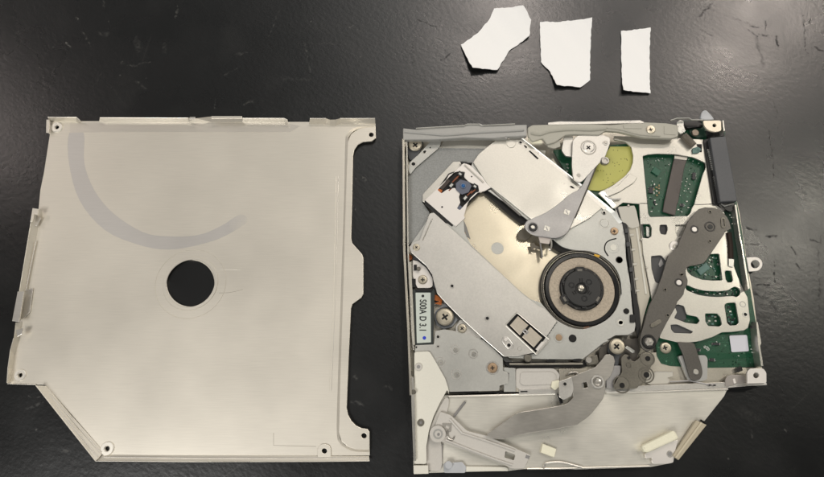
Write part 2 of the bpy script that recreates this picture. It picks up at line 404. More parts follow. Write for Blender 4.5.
    dark = scratches([(768,126,771,150,1.3,1),(771,150,774,178,1.2,.9),(774,100,777,118,1.6,.6),(417,20,437,27,1.5,.9),(441,60,449,55,1.8,.9),(412,40,414,70,1,.5),
        (700,16,712,4,2.5,.7),(776,36,778,46,2,.9),(766,20,765,34,1.2,.7),(803,15,806,52,1.5,.7),(810,18,811,32,1.6,.8),(815,46,822,51,2.6,.9),
        (760,35,772,36,1.5,.8),(748,30,757,36,1.6,.7),(750,26,758,28,1.6,.7),(756,38,764,66,3,.3),(702,30,712,36,2.2,.5),
        (746,227,757,230,1.8,.9),(768,236,776,236,2.6,.9),(792,248,794,254,1.8,.9),(795,262,798,268,2.2,.9),(810,239,819,242,1.6,.9),(819,242,822,236,1.4,.7),
        (774,260,775,282,1.2,.7),(818,250,820,310,1.3,.5),(757,286,768,284,2.4,.9),(752,291,763,299,2.2,.9),(771,303,776,309,3.2,.5),(758,316,768,320,2,.5),
        (744,243,760,244,1.2,.4),(725,75,790,80,1,.4),(700,5,760,28,1,.4),(445,118,500,112,1.2,.4),(600,108,606,112,1.6,.6),(560,106,561,112,1.6,.5)], .85)
    # broken up by noise
    brk = mrange(noise(900, 3), 0.38, 0.66, 0.0, 1.2)
    light = math2('MULTIPLY', light, brk); dark = math2('MULTIPLY', dark, mrange(noise(800,3), 0.34, 0.55, 0.1, 1.0))
    # hairline scuffs everywhere
    hair = None
    for rot, s in ((8,1),(52,1.2),(-38,.9),(84,1.1)):
        x = mrange(noise(1, 1, rot, (420*s, 9*s, 1)), 0.735, 0.80, 0, 1)
        y = mrange(noise(1, 3, rot*3, (26,26,26)), 0.50, 0.66, 0, 1)
        v = math2('MULTIPLY', x, y); hair = v if hair is None else math2('MAXIMUM', hair, v)
    # specks of dust
    vo = N.new('ShaderNodeTexVoronoi'); vo.inputs['Scale'].default_value = 230; K.new(t.outputs['Object'], vo.inputs['Vector'])
    sp = mrange(vo.outputs['Distance'], 0.05, 0.11, 1, 0)
    sx = N.new('ShaderNodeSeparateColor'); K.new(vo.outputs['Color'], sx.inputs[0])
    sp = math2('MULTIPLY', sp, mrange(sx.outputs[0], 0.88, 0.92, 0, 0.6))
    smear = mrange(noise(55, 5), 0.55, 0.78, 0, 0.04)
    pale = math2('ADD', math2('MAXIMUM', math2('MAXIMUM', light, math2('MULTIPLY', sp, .6)), math2('MULTIPLY', hair, .16)), smear)
    mx = N.new('ShaderNodeMix'); mx.data_type = 'RGBA'; mx.inputs['A'].default_value = (0.0050,0.0053,0.0053,1); mx.inputs['B'].default_value = (0.22,0.215,0.19,1)
    mul = math2('MULTIPLY', pale, 0.5); K.new(mul, mx.inputs['Factor']); K.new(mx.outputs['Result'], b.inputs['Base Color'])
    # gloss
    ro = mrange(noise(35, 5), 0.3, 0.7, 0.25, 0.32)
    ro = math2('ADD', ro, math2('MULTIPLY', dark, 0.25)); ro = math2('ADD', ro, math2('MULTIPLY', pale, 0.3)); K.new(ro, b.inputs['Roughness'])
    spc = math2('SUBTRACT', 0.5, math2('MULTIPLY', dark, 0.42)); K.new(spc, b.inputs['Specular IOR Level'])
    # leathery grain
    h = math2('ADD', math2('MULTIPLY', noise(1, 4, 38, (430, 600, 500)), 1.5), math2('MULTIPLY', noise(900, 3), 0.6))
    bp = N.new('ShaderNodeBump'); bp.inputs['Strength'].default_value = 0.5; bp.inputs['Distance'].default_value = 0.000065
    K.new(h, bp.inputs['Height']); K.new(bp.outputs[0], b.inputs['Normal'])
    return m
bm = bmesh.new(); bmesh.ops.create_grid(bm, x_segments=1, y_segments=1, size=900)
table = bm_obj('table_top', bm, table_material(), None); table['kind'] = 'structure'

# ------------------------------------------------------------------ lid
lid = thing('drive_lid', 'flat pale brushed metal cover with a round hole, left of the opened drive', 'metal cover', P(190, 290, 0))
ZL = 1.0
floor_l = [(50,121.5),(80,121),(98,121),(288,121.8),(308,121.8),(347,122.5),(375.5,123.5),(375.8,138),(372,141),(363.3,141.8),(358,144.5),(354.5,149.5),(353,156),
  (352.2,200),(351.2,238),(352.2,243),(362,254),(363.4,258),(363.4,294),(361.5,297.5),(352.5,304),(351,309),(348.6,360),(346.8,408),(348.2,415),(351.5,421),(356,425.5),(361.5,428.2),(367.5,429),(369.6,432),(369.8,455.5),
  (106,455),(104,451.8),(47.2,386.6),(44,384.8),(7.5,384),(9.5,365),(14,345),(20,322),(27,285),(35.5,240),(40.3,190),(44,172),(49.8,134.3),(47,132)]
hole_m = circ(190.5, 283.2, 23.9, 48, 23.4)
plate('top_sheet', floor_l, ZL, 0.6, LID, lid, holes=[hole_m, circ(57.4,127.6,2.1,14), circ(20.6,375.3,2.2,14), circ(107.6,448.8,2.5,14), circ(324.4,451,2.6,14), circ(364,435.8,2.6,14), circ(371.2,134.6,2.3,14)], bevel=0.06)
# turned-up lips
ZT = 3.6
ribbon('turned_up_lip', [(48.5,121.5),(76,121.5),(80.6,121.5)], ZL-.1, [(48,117.2),(76.5,117.2),(80,120.5)], ZT, .45, LID, lid)
ribbon('turned_up_lip', [(99,121.8),(188,122),(189,122),(211,122),(211.5,122),(242,122),(243,122),(284,122),(288,122)], ZL-.1,
       [(100,117.6),(188,118),(190,117.2),(196,118.2),(211.5,116.4),(242,116.4),(243,118.2),(284,118.3),(287.5,120)], ZT, .45, LIDG, lid)
ribbon('turned_up_lip', [(309,124),(326,124),(330,126),(335,126),(340,124),(375.5,125.5)], ZL-.1, [(310,118.4),(326,118.4),(330,119.6),(335,119.6),(340,118.4),(375,118.4)], ZT, .45, LID, lid)
ribbon('turned_up_lip', [(41.5,209),(38.5,228),(36.5,240),(27.5,290),(22,320)], ZL-.1, [(33,209),(30,228),(28,240),(19.5,291),(15,318)], ZT, .45, LID, lid)
ribbon('turned_up_lip', [(23,322),(19,342),(15,356),(13,368),(11,382)], ZL-.1, [(15.5,322.5),(13.8,338),(10.5,350),(8,368),(7,383)], ZT-.6, .45, LID, lid)
ribbon('turned_up_lip', [(47,386),(72,416),(104,451.5)], ZL-.1, [(35.8,385.5),(63,420),(95.5,461)], ZT, .45, LID, lid)
ribbon('turned_up_lip', [(104,454),(200,455),(310,455.5),(369,456)], ZL-.1, [(95.5,461),(200,461.8),(310,461.6),(369.5,461)], ZT*.6, .45, LID, lid)
EDGE = mat('lid_edge_highlight', (232,226,214), 0.7, 0.3)
for pl_e, z_e in (([(48,117.2),(76.5,117.2),(80,120.5)],3.6),([(100,117.6),(188,118)],3.6),([(243,118.2),(284,118.3),(287.5,120)],3.6),([(340,118.4),(375,118.4)],3.6),([(310,118.4),(326,118.4)],3.6),
    ([(33,209),(30,228),(28,240),(19.5,291),(15,318)],3.6),([(13.8,338),(10.5,350),(8,368),(7,383)],3.0),([(35.8,385.5),(63,420),(95.5,461)],3.6),([(95.5,461),(200,461.8),(310,461.6),(369.5,461)],2.2),([(7.5,383.6),(36,384.6)],1.2)):
    tube_px('lip_highlight', pl_e, z_e, .17, EDGE, lid)  # lighter tube paints a highlight along the lip's outer edge
for pl_e, z_e in (([(36,241),(31,265),(26,291)],1.6),([(43,387),(70,417.5),(101,453)],1.7),([(39,386.5),(66,419),(98,457)],2.6),([(104,457),(200,458),(367,458)],1.6)):
    tube_px('lip_shade_line', pl_e, z_e, .22, LIDG, lid)  # greyer tube paints a shading line inside the lip
plate('locking_tab', [(17.5,291.5),(24,291.5),(19,322),(12,321)], 4.3, .5, LIDG, lid)
plate('locking_tab', [(24,290),(33,288),(30,312),(24,318),(21,317)], 1.5, .35, LIDG, lid)
plate('locking_tab', [(32.5,208),(39,209),(37.5,215),(34,214),(32.5,222),(30,222)], 4.2, .4, LID, lid)
plate('locking_tab', [(35,214),(41,218),(37,226),(34,226)], 2.2, .4, LIDG, lid)
plate('locking_tab', [(16,330),(23,328),(22,334),(17,337)], 3.9, .4, LIDG, lid)
plate('locking_tab', [(211.5,116),(242,116),(242.3,118.4),(211.2,118.6)], 4.1, .4, LID, lid)
plate('locking_tab', [(190,116.8),(195,116.8),(195.5,119),(189.5,119)], 4.2, .4, LIDG, lid)
plate('corner_tab', [(46.3,119.5),(49.5,119.5),(49,133),(46,132.5)], 2.6, .5, LID, lid)
# raised ledge along the right side
ledge = [(375.6,126.8),(375.8,138),(372,141),(363.3,141.8),(358,144.5),(354.5,149.5),(353,156),(352.2,200),(351.2,238),(352.2,243),(362,254),(363.4,258),(363.4,294),(361.5,297.5),(352.5,304),(351,309),(348.6,360),(346.8,408),(348.2,415),(351.5,421),(356,425.5),(361.5,428.2),(367.5,429),(369.6,432),(369.7,450.2),
  (356,449.8),(348,447.2),(341.5,441.5),(338.6,432),(339.5,390),(342.5,300),(345.5,200),(347.5,142),(351,134),(358,129),(366,127)]
plate('side_ledge', [(min(x,369.6) if y>400 else x, y) for x, y in ledge], ZL+0.72, 0.7, LID, lid, holes=[circ(371.2,134.6,2.3,14), circ(364,435.8,2.6,14)], bevel=0.2)
gl = cr([(375.4,126.4),(362,126.0),(353,128.6),(347,134),(345.2,144),(344,200),(340.6,300),(337.6,390),(336.8,432),(339.6,443),(347,449),(356,451.6),(369.6,452.2)], 4, False)
gr_ = cr([(375.4,128.2),(363,128.0),(355.2,130.2),(349.6,135.6),(347.7,145),(346.4,200),(343,300),(340,390),(339.3,431),(341.6,441.4),(348.4,447.0),(356.6,449.4),(369.6,449.9)], 4, False)
ribbon('pressed_groove', gl, ZL+0.04, gr_, ZL+0.75, .3, LID, lid)
# embossed details
def ring_line(px, py, rpx, z, m, parent, wd=0.14, name='pressed_ring'): return annulus(name, px, py, z, rpx*MM-wd, rpx*MM+wd, 0.14, m, parent, n=64, bev=0.06)
annulus('hole_rim', 190.6, 283.2, ZL-.05, 24.2*MM, 27.5*MM, 0.3, LID, lid, n=64, bev=0.12)
ring_line(190.6, 283.4, 35.3, ZL-.02, LID, lid, .10)
for x, y, r in ((57.4,127.6,6.3),(20.6,375.3,5.6),(107.6,448.8,6.3)):
    annulus('screw_boss', x, y, ZL-.1, 2.3*MM, r*MM, 0.6, mat('boss_metal',(238,233,222),.4,.35), lid, n=28, bev=0.25)
plate('screw_tab', rnd([(317.5,459),(317.5,449),(319.5,445),(324,443.6),(329,445),(331,449),(331,459)],2), ZL+.45, .45, LID, lid, holes=[circ(324.4,451,2.6,14)])
def fade_material():
    m = LID.copy(); m.name = 'lid_wear_mark'; n = m.node_tree; N = n.nodes; K = n.links
    b = [x for x in N if x.type == 'BSDF_PRINCIPLED'][0]; src = b.inputs['Base Color'].links[0].from_socket
    t = N.new('ShaderNodeTexCoord'); sp_ = N.new('ShaderNodeSeparateXYZ'); K.new(t.outputs['Object'], sp_.inputs[0])
    nz = N.new('ShaderNodeTexNoise'); nz.inputs['Scale'].default_value = 240; nz.inputs['Detail'].default_value = 4; K.new(t.outputs['Object'], nz.inputs['Vector'])
    ma = N.new('ShaderNodeMath'); ma.operation = 'MULTIPLY_ADD'; ma.inputs[1].default_value = 0.010; K.new(nz.outputs['Fac'], ma.inputs[0]); K.new(sp_.outputs['X'], ma.inputs[2])
    base = base_of(lid); x0 = (P(228,230,1).x-base.x)/1000+.005; x1 = (P(250,222,1).x-base.x)/1000+.005
    mr = N.new('ShaderNodeMapRange'); mr.inputs[1].default_value = x0; mr.inputs[2].default_value = x1; mr.inputs[3].default_value = 1; mr.inputs[4].default_value = 0; K.new(ma.outputs[0], mr.inputs[0])
    mx = N.new('ShaderNodeMix'); mx.data_type = 'RGBA'; mx.blend_type = 'MULTIPLY'; mx.inputs['B'].default_value = (0.83,0.845,0.91,1)
    K.new(mr.outputs[0], mx.inputs['Factor']); K.new(src, mx.inputs['A']); K.new(mx.outputs['Result'], b.inputs['Base Color'])
    return m
WEAR = fade_material()
LIDB = mat('lid_edge_wear', (218,212,201), 0.6, 0.38, brush=(90,2600,0.035), var=0.03, vs=25)
plate('wear_mark', cr([(69.3,133),(69,163),(79.7,200.6),(104.8,230),(138,244.6),(168,249.7),(200,244.6),(225,236),(247,221.6),(240,214.5),(221,226),(198,235),(167.7,236.3),(142.6,232),(113,213),(94.3,190),(84.3,163),(83.6,133)],4), ZL+.02, 0.04, WEAR, lid, bevel=0.0)
plate('wear_mark', [(70,122.5),(286,123),(300,126),(290,132),(84,132.4),(70,133)], ZL+.02, 0.03, LIDB, lid, bevel=0.0)
tube_px('pressed_line', [(338.4,176),(335.6,300),(331.5,391)], ZL-.02, 0.10, LIDG, lid)
tube_px('pressed_line', [(336.2,176),(333.4,300),(329.5,391)], ZL-.05, 0.10, LID, lid)
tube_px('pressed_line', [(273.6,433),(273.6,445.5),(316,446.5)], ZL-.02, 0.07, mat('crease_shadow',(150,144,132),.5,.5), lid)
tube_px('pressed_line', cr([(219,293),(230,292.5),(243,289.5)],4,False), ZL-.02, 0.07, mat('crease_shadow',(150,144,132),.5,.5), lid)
tube_px('pressed_line', [(221,269.5),(240,270)], ZL-.04, 0.05, LID, lid)
tube_px('pressed_line', [(221,269),(220,283),(218,293)], ZL-.04, 0.05, LID, lid)

# ------------------------------------------------------------------ drive
drv = thing('optical_drive', 'opened disc drive with spindle, laser pickup, levers and green circuit board', 'disc drive', P(580, 300, 0))
D = drv
# --- chassis
tray = plate('base_tray', [(404,133),(700,126),(722,121),(728,160),(740,215),(747,262),(754,300),(764,384),(520,390),(412,398)], 1.2, .9, STEEL, D)
plate('side_wall', [(402.3,139),(404.4,139),(405.4,250),(409.6,330),(412,395),(409.6,395),(407.2,330),(403,250)], 8.2, 7.8, STEEL, D)
plate('side_wall', q(TM,(75,0),(88,0),(95,130),(100,400),(88,400),(78,130)), 7.6, 7.0, BRITE, D)
plate('inner_wall', [(406.2,142),(407.4,142),(408.6,250),(412.6,330),(414,350),(412.8,350),(411.2,330),(407.2,250)], 7.2, 6, BRITE, D)
plate('side_wall', [(734.6,205),(736.4,204.6),(740.6,236),(742.2,243),(750,288),(747.8,290),(741,246),(739.4,238)], 7.5, 6.8, BRITE, D)
plate('side_wall', [(756.2,322),(757.8,322),(761.4,343),(760.2,346),(763.4,366),(761,366),(757.8,344)], 7.2, 6.4, BRITE, D)
plate('side_wall', [(722.2,120.5),(723.8,120.3),(725,131),(723.4,131)], 8.6, 3.5, BRITE, D)
plate('edge_bracket', [(733,236),(738,236),(741,246),(749,289),(742,289)], 2.4, 1.2, BLACK, D)
# frame rail between deck and front tray
plate('front_rail', [(519,389.2),(600,387.4),(764.5,380.6),(765.6,384.6),(727,388),(600,392.6),(519,394.2)], 4.6, 3.4, SILV, D)
plate('deck_floor', [(506,354),(585,360),(660,352),(700,366),(762,368),(764,384),(506,392)], 3.0, 1.4, STEEL, D)
# front tray
ft = [(412.5,396),(450,395.2),(505,394),(600,392.2),(728,388.2),(724,396.5),(705,420.5),(702,423),(675,457),(672,463),(650,467.2),(575,469.5),(540,468),(520,469.5),(508,471),(466,472),(430,473),(413.5,473.5)]
plate('front_tray', ft, 3.6, .8, TRAY, D)
tube_px('folded_edge', [(448.5,396.6),(505,395.2),(555,393.8)], 4.0, 0.42, BRITE, D)
tube_px('folded_edge', [(606,392.6),(665,391),(727.5,389)], 4.0, 0.42, BRITE, D)
tube_px('folded_edge', [(527,468.8),(560,468.6),(610,467),(650,466.2)], 3.9, 0.3, BRITE, D)
plate('folded_edge', [(466,466.5),(505,467),(508,468.5),(508,471.2),(466,471.5)], 4.4, .6, CREAM, D)
tube_px('wire_clip', cr([(544,467.6),(546,463.4),(560,462.2),(574,465.4),(582,467.4)],4,False), 4.4, .3, SILV, D)
# --- left deck: warm gaps, slate sheet, bright strips
plate('deck_plate', [(408,141),(497,138),(480,160),(436,215),(432,270),(440,300),(505,357),(506,390),(412,394),(407.5,250)], 2.6, .8, STEEL, D)
plate('damping_sheet', q(TA,(212,158),(440,160),(375,228),(280,228),(135,385),(130,415),(215,500),(160,480)) [:6] + q(TE,(165,35),(120,165),(85,175),(58,200),(50,150),(48,0)) + q(TA,(62,400),(64,290),(100,255)), 4.2, .5, SLATE, D)
plate('bright_strip', q(TA,(235,122),(470,118),(440,162),(205,160)), 4.0, .6, BRITE, D)
plate('mount_bracket', rnd(q(TA,(175,120),(222,122),(212,155),(100,250),(72,285),(64,262),(70,225),(110,190)),2), 5.2, .8, BLUEG, D, holes=[circ(424.2,152.2,1.2,10)])
hole_dot(*q(TA,(88,235))[0], 5.2, 2.0, D, ring=3.2); hole_dot(*q(TA,(143,176))[0], 5.2, 1.1, D); hole_dot(*q(TA,(168,158))[0], 5.2, .8, D)
plate('rubber_mount', cr(q(TA,(60,125),(130,125),(128,155),(105,195),(75,215),(62,190))), 4.6, 2.4, RUBB, D)
screw(415.2, 145.0, 5.0, 7.2, None, D, rot=40, h=.9)
plate('bright_strip', rnd(q(TA,(278,222),(330,222),(322,236),(150,402),(148,420),(130,412),(132,378)),1.5), 4.9, .5, BRITE, D)
tube_px('bright_edge', q(TE,(165,45),(128,170)), 4.6, .35, BRITE, D)
# --- floor seen through the pickup opening
fl = plate('lower_shell', [(452,236),(462,190),(486,183),(512,196),(535,220),(560,240),(600,250),(625,290),(610,325),(560,330),(530,310),(500,292),(462,262)], 3.0, .6, GOLD, D)
cyl('round_label', 497.4, 248.4, 3.0, 6.3*MM, 0.12, BLUEG, D)
# --- main traverse plate
tr_outer = [(472.6,162.2),(496.7,140),(515,139),(519,137),(578,184),(614.5,215)] + rnd(q(TG,(50,60),(75,125),(95,160),(100,300),(130,477)),1) + q(TK,(120,0),(130,110),(135,150),(146,190),(140,222),(110,238),(50,240),(10,262)) + q(TJ,(495,218),(470,228),(372,305),(200,306),(100,303),(20,300),(-10,296)) + [(500,350),(470,300),(480,270),(505,262),(520,280),(534,292)]
ringc = (580.6, 290.6)
opening = q(TF,(225,158),(270,197),(330,215),(400,220),(460,242),(520,292),(548,350),(556,420)) + q(TJ,(552,0),(530,68),(480,122),(400,158),(330,160),(250,122),(192,62)) 
inner_l = [(541,303),(530,299),(520,291),(505,277),(488,261),(471,245),(464.5,232),(463.5,217),(466,207),(471,199),(478,192.5),(486,189),(507,204),(531,222.5)]
def push(poly, d, c):   # widen the outline a little around c
    return [(c[0]+(x-c[0])*d, c[1]+(y-c[1])*d) for x, y in poly]
tp = plate('traverse_plate', [(472.6,162.2),(496.7,140),(515,139),(519,137),(578,184),(614.5,215)] + rnd(q(TG,(50,60),(75,125),(95,160),(100,300),(130,477)),1) +
      q(TK,(120,0),(130,110),(135,150),(146,190),(140,222),(110,238),(50,240),(10,262)) + q(TJ,(495,218),(470,228),(372,305),(200,306),(100,303),(20,300)) + [(505,350),(440,296),(434,260),(412,250),(411,244),(430,216),(440,222),(450,224)],
      5.6, .8, BLUEG, D, holes=[cr(opening,3,False)[:-1] + inner_l])
# flange line of the traverse plate along its upper right edge
ribbon('folded_flange', [(516,137),(577,185.5),(611,213.5),(619,224)], 5.7, [(519.5,135.6),(580,183),(615,211.5),(622.5,222)], 6.4, .5, BLUEG, tp)
ribbon('folded_flange', q(TK,(138,200),(120,228),(50,232),(5,258)) + q(TJ,(490,212),(465,222),(370,297),(200,300)), 5.6, q(TK,(146,200),(128,238),(50,241),(10,264)) + q(TJ,(497,220),(470,230),(373,307),(200,308)), 5.0, .4, BLUEG, tp)
# cover plate above it
ca = plate('upper_cover', rnd(q(TA,(372,226),(400,185),(470,128),(490,120),(572,112)) + [(518,138)] + [(560,171.5),(578,187),(602,208),(590,218),(565,232),(552,240),(531.5,219.5),(508,200.5),(487.5,184.5)],1.2), 6.3, .55, BRITE, D, bevel=.12)
ribbon('folded_flange', [(516.4,138.5),(560,172.6),(578,188.4),(604,210)], 6.35, [(521.5,138.5),(563,170.6),(581,186),(607,208)], 6.22, .3, SILV, ca)
cyl('round_boss', 511, 144, 6.3, 4.6*MM, .25, BRITE, ca, bev=.1)
annulus('boss_ring', 511, 144, 6.25, 4.6*MM, 5.3*MM, .12, SMID, ca, n=28)
hole_dot(520.5, 142.8, 6.35, 1.4, ca, ring=2.2)
plate('slot', q(TB,(113,172),(120,170),(160,206),(155,212)), 6.42, .1, HOLE, ca, bevel=0)
plate('slot', q(TB,(90,146),(96,144),(106,154),(100,158)), 6.42, .1, HOLE, ca, bevel=0)
plate('slot', q(TB,(308,340),(318,338),(334,350),(322,350)), 6.42, .1, HOLE, ca, bevel=0)
hole_dot(*q(TB,(472,466))[0], 5.72, 1.6, tp, ring=2.5)
for u, v, r in ((472,38,2.2),):
    hole_dot(*q(TF,(u,v))[0], 5.72, r*.55, tp, ring=r)
annulus('boss_ring', *q(TF,(473,88))[0], 5.6, 4.6*MM, 5.4*MM, .15, SILV, tp, n=28)
cyl('round_boss', *q(TF,(473,88))[0], 5.5, 4.4*MM, .28, BLUEG, tp)
screw(*q(TF,(521,125))[0], 5.7, 3.9, BRONZ, tp, rot=10, h=.5)
cyl('round_boss', *q(TF,(517,203))[0], 5.6, 3.4*MM, .25, CREAM, tp); annulus('boss_ring', *q(TF,(517,203))[0], 5.6, 5.2*MM, 6*MM, .12, BLUEG, tp, n=28)
tube_px('slot_line', cr(q(TF,(492,243),(476,215),(480,185),(500,168),(530,160)),4,False), 5.75, .22, HOLE, tp)
hole_dot(*q(TF,(543,263))[0], 5.75, 3.4, tp); hole_dot(*q(TG,(68,312))[0], 5.75, 2.8, tp)
cyl('round_boss', *q(TJ,(550,130))[0], 5.6, 2.6*MM, .25, CREAM, tp); annulus('boss_ring', *q(TJ,(550,130))[0], 5.6, 4.2*MM, 4.9*MM, .12, BLUEG, tp, n=24)
cyl('round_boss', *q(TK,(75,182))[0], 5.6, 2.6*MM, .25, CREAM, tp)
hole_dot(*q(TK,(100,126))[0], 5.75, 2.8, tp)
annulus('boss_ring', *q(TJ,(257,203))[0], 5.6, 3.9*MM, 5.1*MM, .2, BLUEG, tp, n=28); cyl('round_boss', *q(TJ,(257,203))[0], 5.6, 3.2*MM, .25, BRONZ, tp)
hole_dot(*q(TJ,(321,208))[0], 5.75, 3.7, tp)
hole_dot(*q(TJ,(229,120))[0], 6.3, 1.5, tp, ring=2.4, rm=SILV)
plate('slot', q(TJ,(200,310),(240,308),(240,318),(200,320)), 5.8, .3, HOLE, tp, bevel=0); plate('slot', q(TJ,(325,306),(362,304),(365,316),(325,318)), 5.8, .3, HOLE, tp, bevel=0)
for k in range(6):
    a, b_ = q(TJ,(202+k*8.5,196-k*12),(206+k*8.5,190-k*12)); tube_px('seam_mark', [a, b_], 6.0, .12, HOLE, tp)
# --- lower cover plate
cb = plate('lower_cover', rnd([(429.6,213.4),(434,212.5),(471.5,247),(505,277.5),(523,294.5),(539,306.5),(544.6,308.6),(557,321.6),(547,336.2),(536.4,352.7),(517.6,356.2),(504,356.6),(482,337.5),(460,317.2),(445.3,302.4),(437,293),(434.4,284),(432,274),(426.4,265.8),(411.2,252.6),(409.2,247),(412.8,242.4),(419.5,240)],1.0),
      6.8, .6, SILV, D, holes=[rnd(q(TJ,(58,87),(209,214),(151,279),(7,143)),1.3)], bevel=.12)
screw(*q(TE,(102,202))[0], 6.8, 3.7, None, cb, rot=30, h=.35)
hole_dot(*q(TE,(272,387))[0], 6.85, 1.4, cb, ring=2.3); hole_dot(*q(TI,(440,112))[0], 6.85, 1.5, cb, ring=2.4)
tube_px('pressed_line', q(TE,(178,66),(132,168)), 6.82, .22, BRITE, cb)
fr = plate('magnet_frame', rnd(q(TJ,(58,77),(218,214),(152,289),(-2,144)),1.8), 7.1, .35, BRITE, cb, holes=[rnd(q(TJ,(58,87),(209,214),(151,279),(7,143)),1.3)], bevel=.1)
plate('window_well', q(TJ,(58,80),(212,214),(152,284),(4,144)), 5.9, .2, HOLE, cb, bevel=0)
plate('magnet', q(TJ,(62,100),(112,144),(72,192),(24,144)), 6.5, .5, mat('magnet_nickel',(196,187,172),.6,.4,grain=.05), cb)
plate('magnet', q(TJ,(120,152),(178,204),(138,250),(82,200)), 6.5, .5, mat('magnet_nickel',(196,187,172),.6,.4,grain=.05), cb)
plate('magnet_clip', rect(*q(TJ,(98,175))[0], 5.5, 4, 40), 6.85, .3, GREYL, cb, holes=[rect(*q(TJ,(98,175))[0], 2.6, 1.8, 40)])
plate('magnet_clip', q(TJ,(176,222),(190,226),(158,266),(146,258)), 6.9, .6, WHITE, cb)
plate('oval_boss', oval(*q(TJ,(14,228))[0], 15, 8, 52), 7.0, .3, SILV, cb, holes=[oval(*q(TJ,(14,228))[0], 12.6, 5.8, 52)])
hole_dot(*q(TJ,(18,240))[0], 6.85, 1.7, cb, ring=2.6, rm=WHITE); cyl('round_boss', *q(TJ,(4,212))[0], 6.8, 2*MM, .3, WHITE, cb)
cyl('round_boss', *q(TJ,(70,256))[0], 6.8, 2*MM, .2, SILV, cb)
# dark plate painting the shade in the gap below the lower cover
plate('lower_gap_shade', q(TJ,(0,300),(30,318),(372,318),(390,300),(400,335),(370,345),(20,345),(0,330)), 4.6, 1.2, HOLE, D)
tube_px('guide_rod', q(TJ,(20,330),(370,328)), 5.2, .45, DARKB, D)
pin('post', *q(TJ,(105,303))[0], 5, 3.6, 1.8, DARKB, D); pin('post', *q(TJ,(395,312))[0], 5, 3, 1.4, SMID, D)
plate('spring_clip', q(TJ,(385,300),(440,285),(450,330),(390,335)), 5.0, .6, DARKB, D)
# --- pickup
puc = q(TA,(320,230),(440,343),(395,392),(343,470),(322,482),(288,505),(142,408))
plate('rail_gap_shade', q(TA,(318,222),(452,340),(572,440),(640,510),(600,520),(520,455),(425,372)), 4.6, .9, HOLE, D)  # dark sheet stands in for the shade in the rail gap
plate('rail_gap_shade', q(TA,(132,402),(150,398),(225,465),(300,500),(280,520),(200,480)), 4.6, .9, HOLE, D)  # same painted shade for the gap on the pickup's other side
tube_px('guide_rod', q(TA,(455,355),(600,480)), 5.3, .5, DARKL, D)
tube_px('guide_rod', q(TE,(150,-15),(272,108)), 5.2, .45, DARKL, D)
pk = 5.955
def z8(*p): return [(420+u/pk, 155+v/pk) for u, v in p]
pu = plate('laser_pickup', z8((262,45),(300,62),(418,172),(430,190),(385,215),(335,225),(300,258),(280,300),(262,360),(268,376),(215,425),(195,412),(30,268)), 6.2, 1.2, WHITE, D,
      holes=[rnd(z8((225,98),(268,100),(262,130),(290,160),(318,172),(345,178),(352,215),(300,262),(262,300),(238,328),(220,318),(240,285),(232,250),(240,225),(222,205),(205,195),(160,205),(128,228),(104,208),(150,160),(175,118)),1)])
plate('well_floor', z8((225,90),(360,170),(355,230),(240,335),(95,215),(170,110)), 5.8, .3, HOLE, pu, bevel=0)
lf = plate('lens_holder', rnd(z8((240,145),(290,158),(308,185),(290,222),(250,235),(215,205),(212,170)),.4), 6.7, .7, LENSF, pu)
cyl('lens_ring', *z8((257,184))[0], 6.8, 3.0*MM, .25, mat('lens_rim',(104,116,138),.3,.3), lf)
lathe('lens', *z8((257,184))[0], 6.9, [(1.9*MM,0),(1.85*MM,.2),(1.4*MM,.38),(.7*MM,.45),(0,.48)], GLASS, lf, 24, True)
for u, v, a in ((187,180,-48),(270,255,-48)): 
    plate('coil_yoke', rect(*z8((u,v))[0], 5.6, 4.6, a, .5), 6.55, 1, BLACK, pu); plate('magnet_tip', rect(*z8((u,v))[0], 3.6, 2.6, a), 6.75, .3, SOLD, pu)
for u, v, a in ((240,112,35),(328,186,35)):
    plate('coil_yoke', rect(*z8((u,v))[0], 5.4, 4.4, a, .5), 6.5, 1, BLACK, pu); plate('magnet_tip', rect(*z8((u,v))[0], 3, 1.8, a), 6.75, .3, SOLD, pu)
for u, v, l, a in ((205,150,9,-42),(218,135,7,-42),(290,232,9,-42),(318,215,7,-42),(180,205,4,-42)):
    plate('coil', rect(*z8((u,v))[0], l, 1.4, a), 6.2, .5, COPD, pu)
plate('solder_pad', rect(*z8((118,212))[0], 4.6, 3, 20), 6.1, .3, COPPER, pu); plate('solder_pad', rect(*z8((237,315))[0], 4, 4.4, 40), 6.1, .3, LENSF, pu)
plate('flex_arm', rect(*z8((150,175))[0], 12, 3.4, -48), 6.1, .5, mat('dark_flex',(62,52,46)), pu)
hole_dot(*z8((307,131))[0], 6.22, .8, pu); hole_dot(*z8((131,312))[0], 6.22, .9, pu)
plate('spring_strip', z8((262,60),(268,56),(382,160),(376,166)), 6.5, .2, SMID, pu)
plate('pickup_edge', z8((240,38),(275,40),(300,55),(262,47),(248,52)), 6.4, .8, BLACK, pu)
plate('pickup_edge', z8((365,205),(400,195),(430,200),(395,215),(372,225)), 5.9, .8, BLACK, pu)
plate('pickup_edge', z8((28,270),(45,285),(200,415),(192,430),(120,378),(28,292)), 5.6, 1.0, BLACK, pu)
pt = plate('corner_bracket', z8((205,428),(262,392),(275,420),(285,450),(300,500),(258,468)), 5.2, .6, mat('grey_bracket',(128,126,122),.3,.45), D)
screw(*q(TE,(325,138))[0], 5.2, 2.6, BRONZ, pt, rot=10, h=.3)
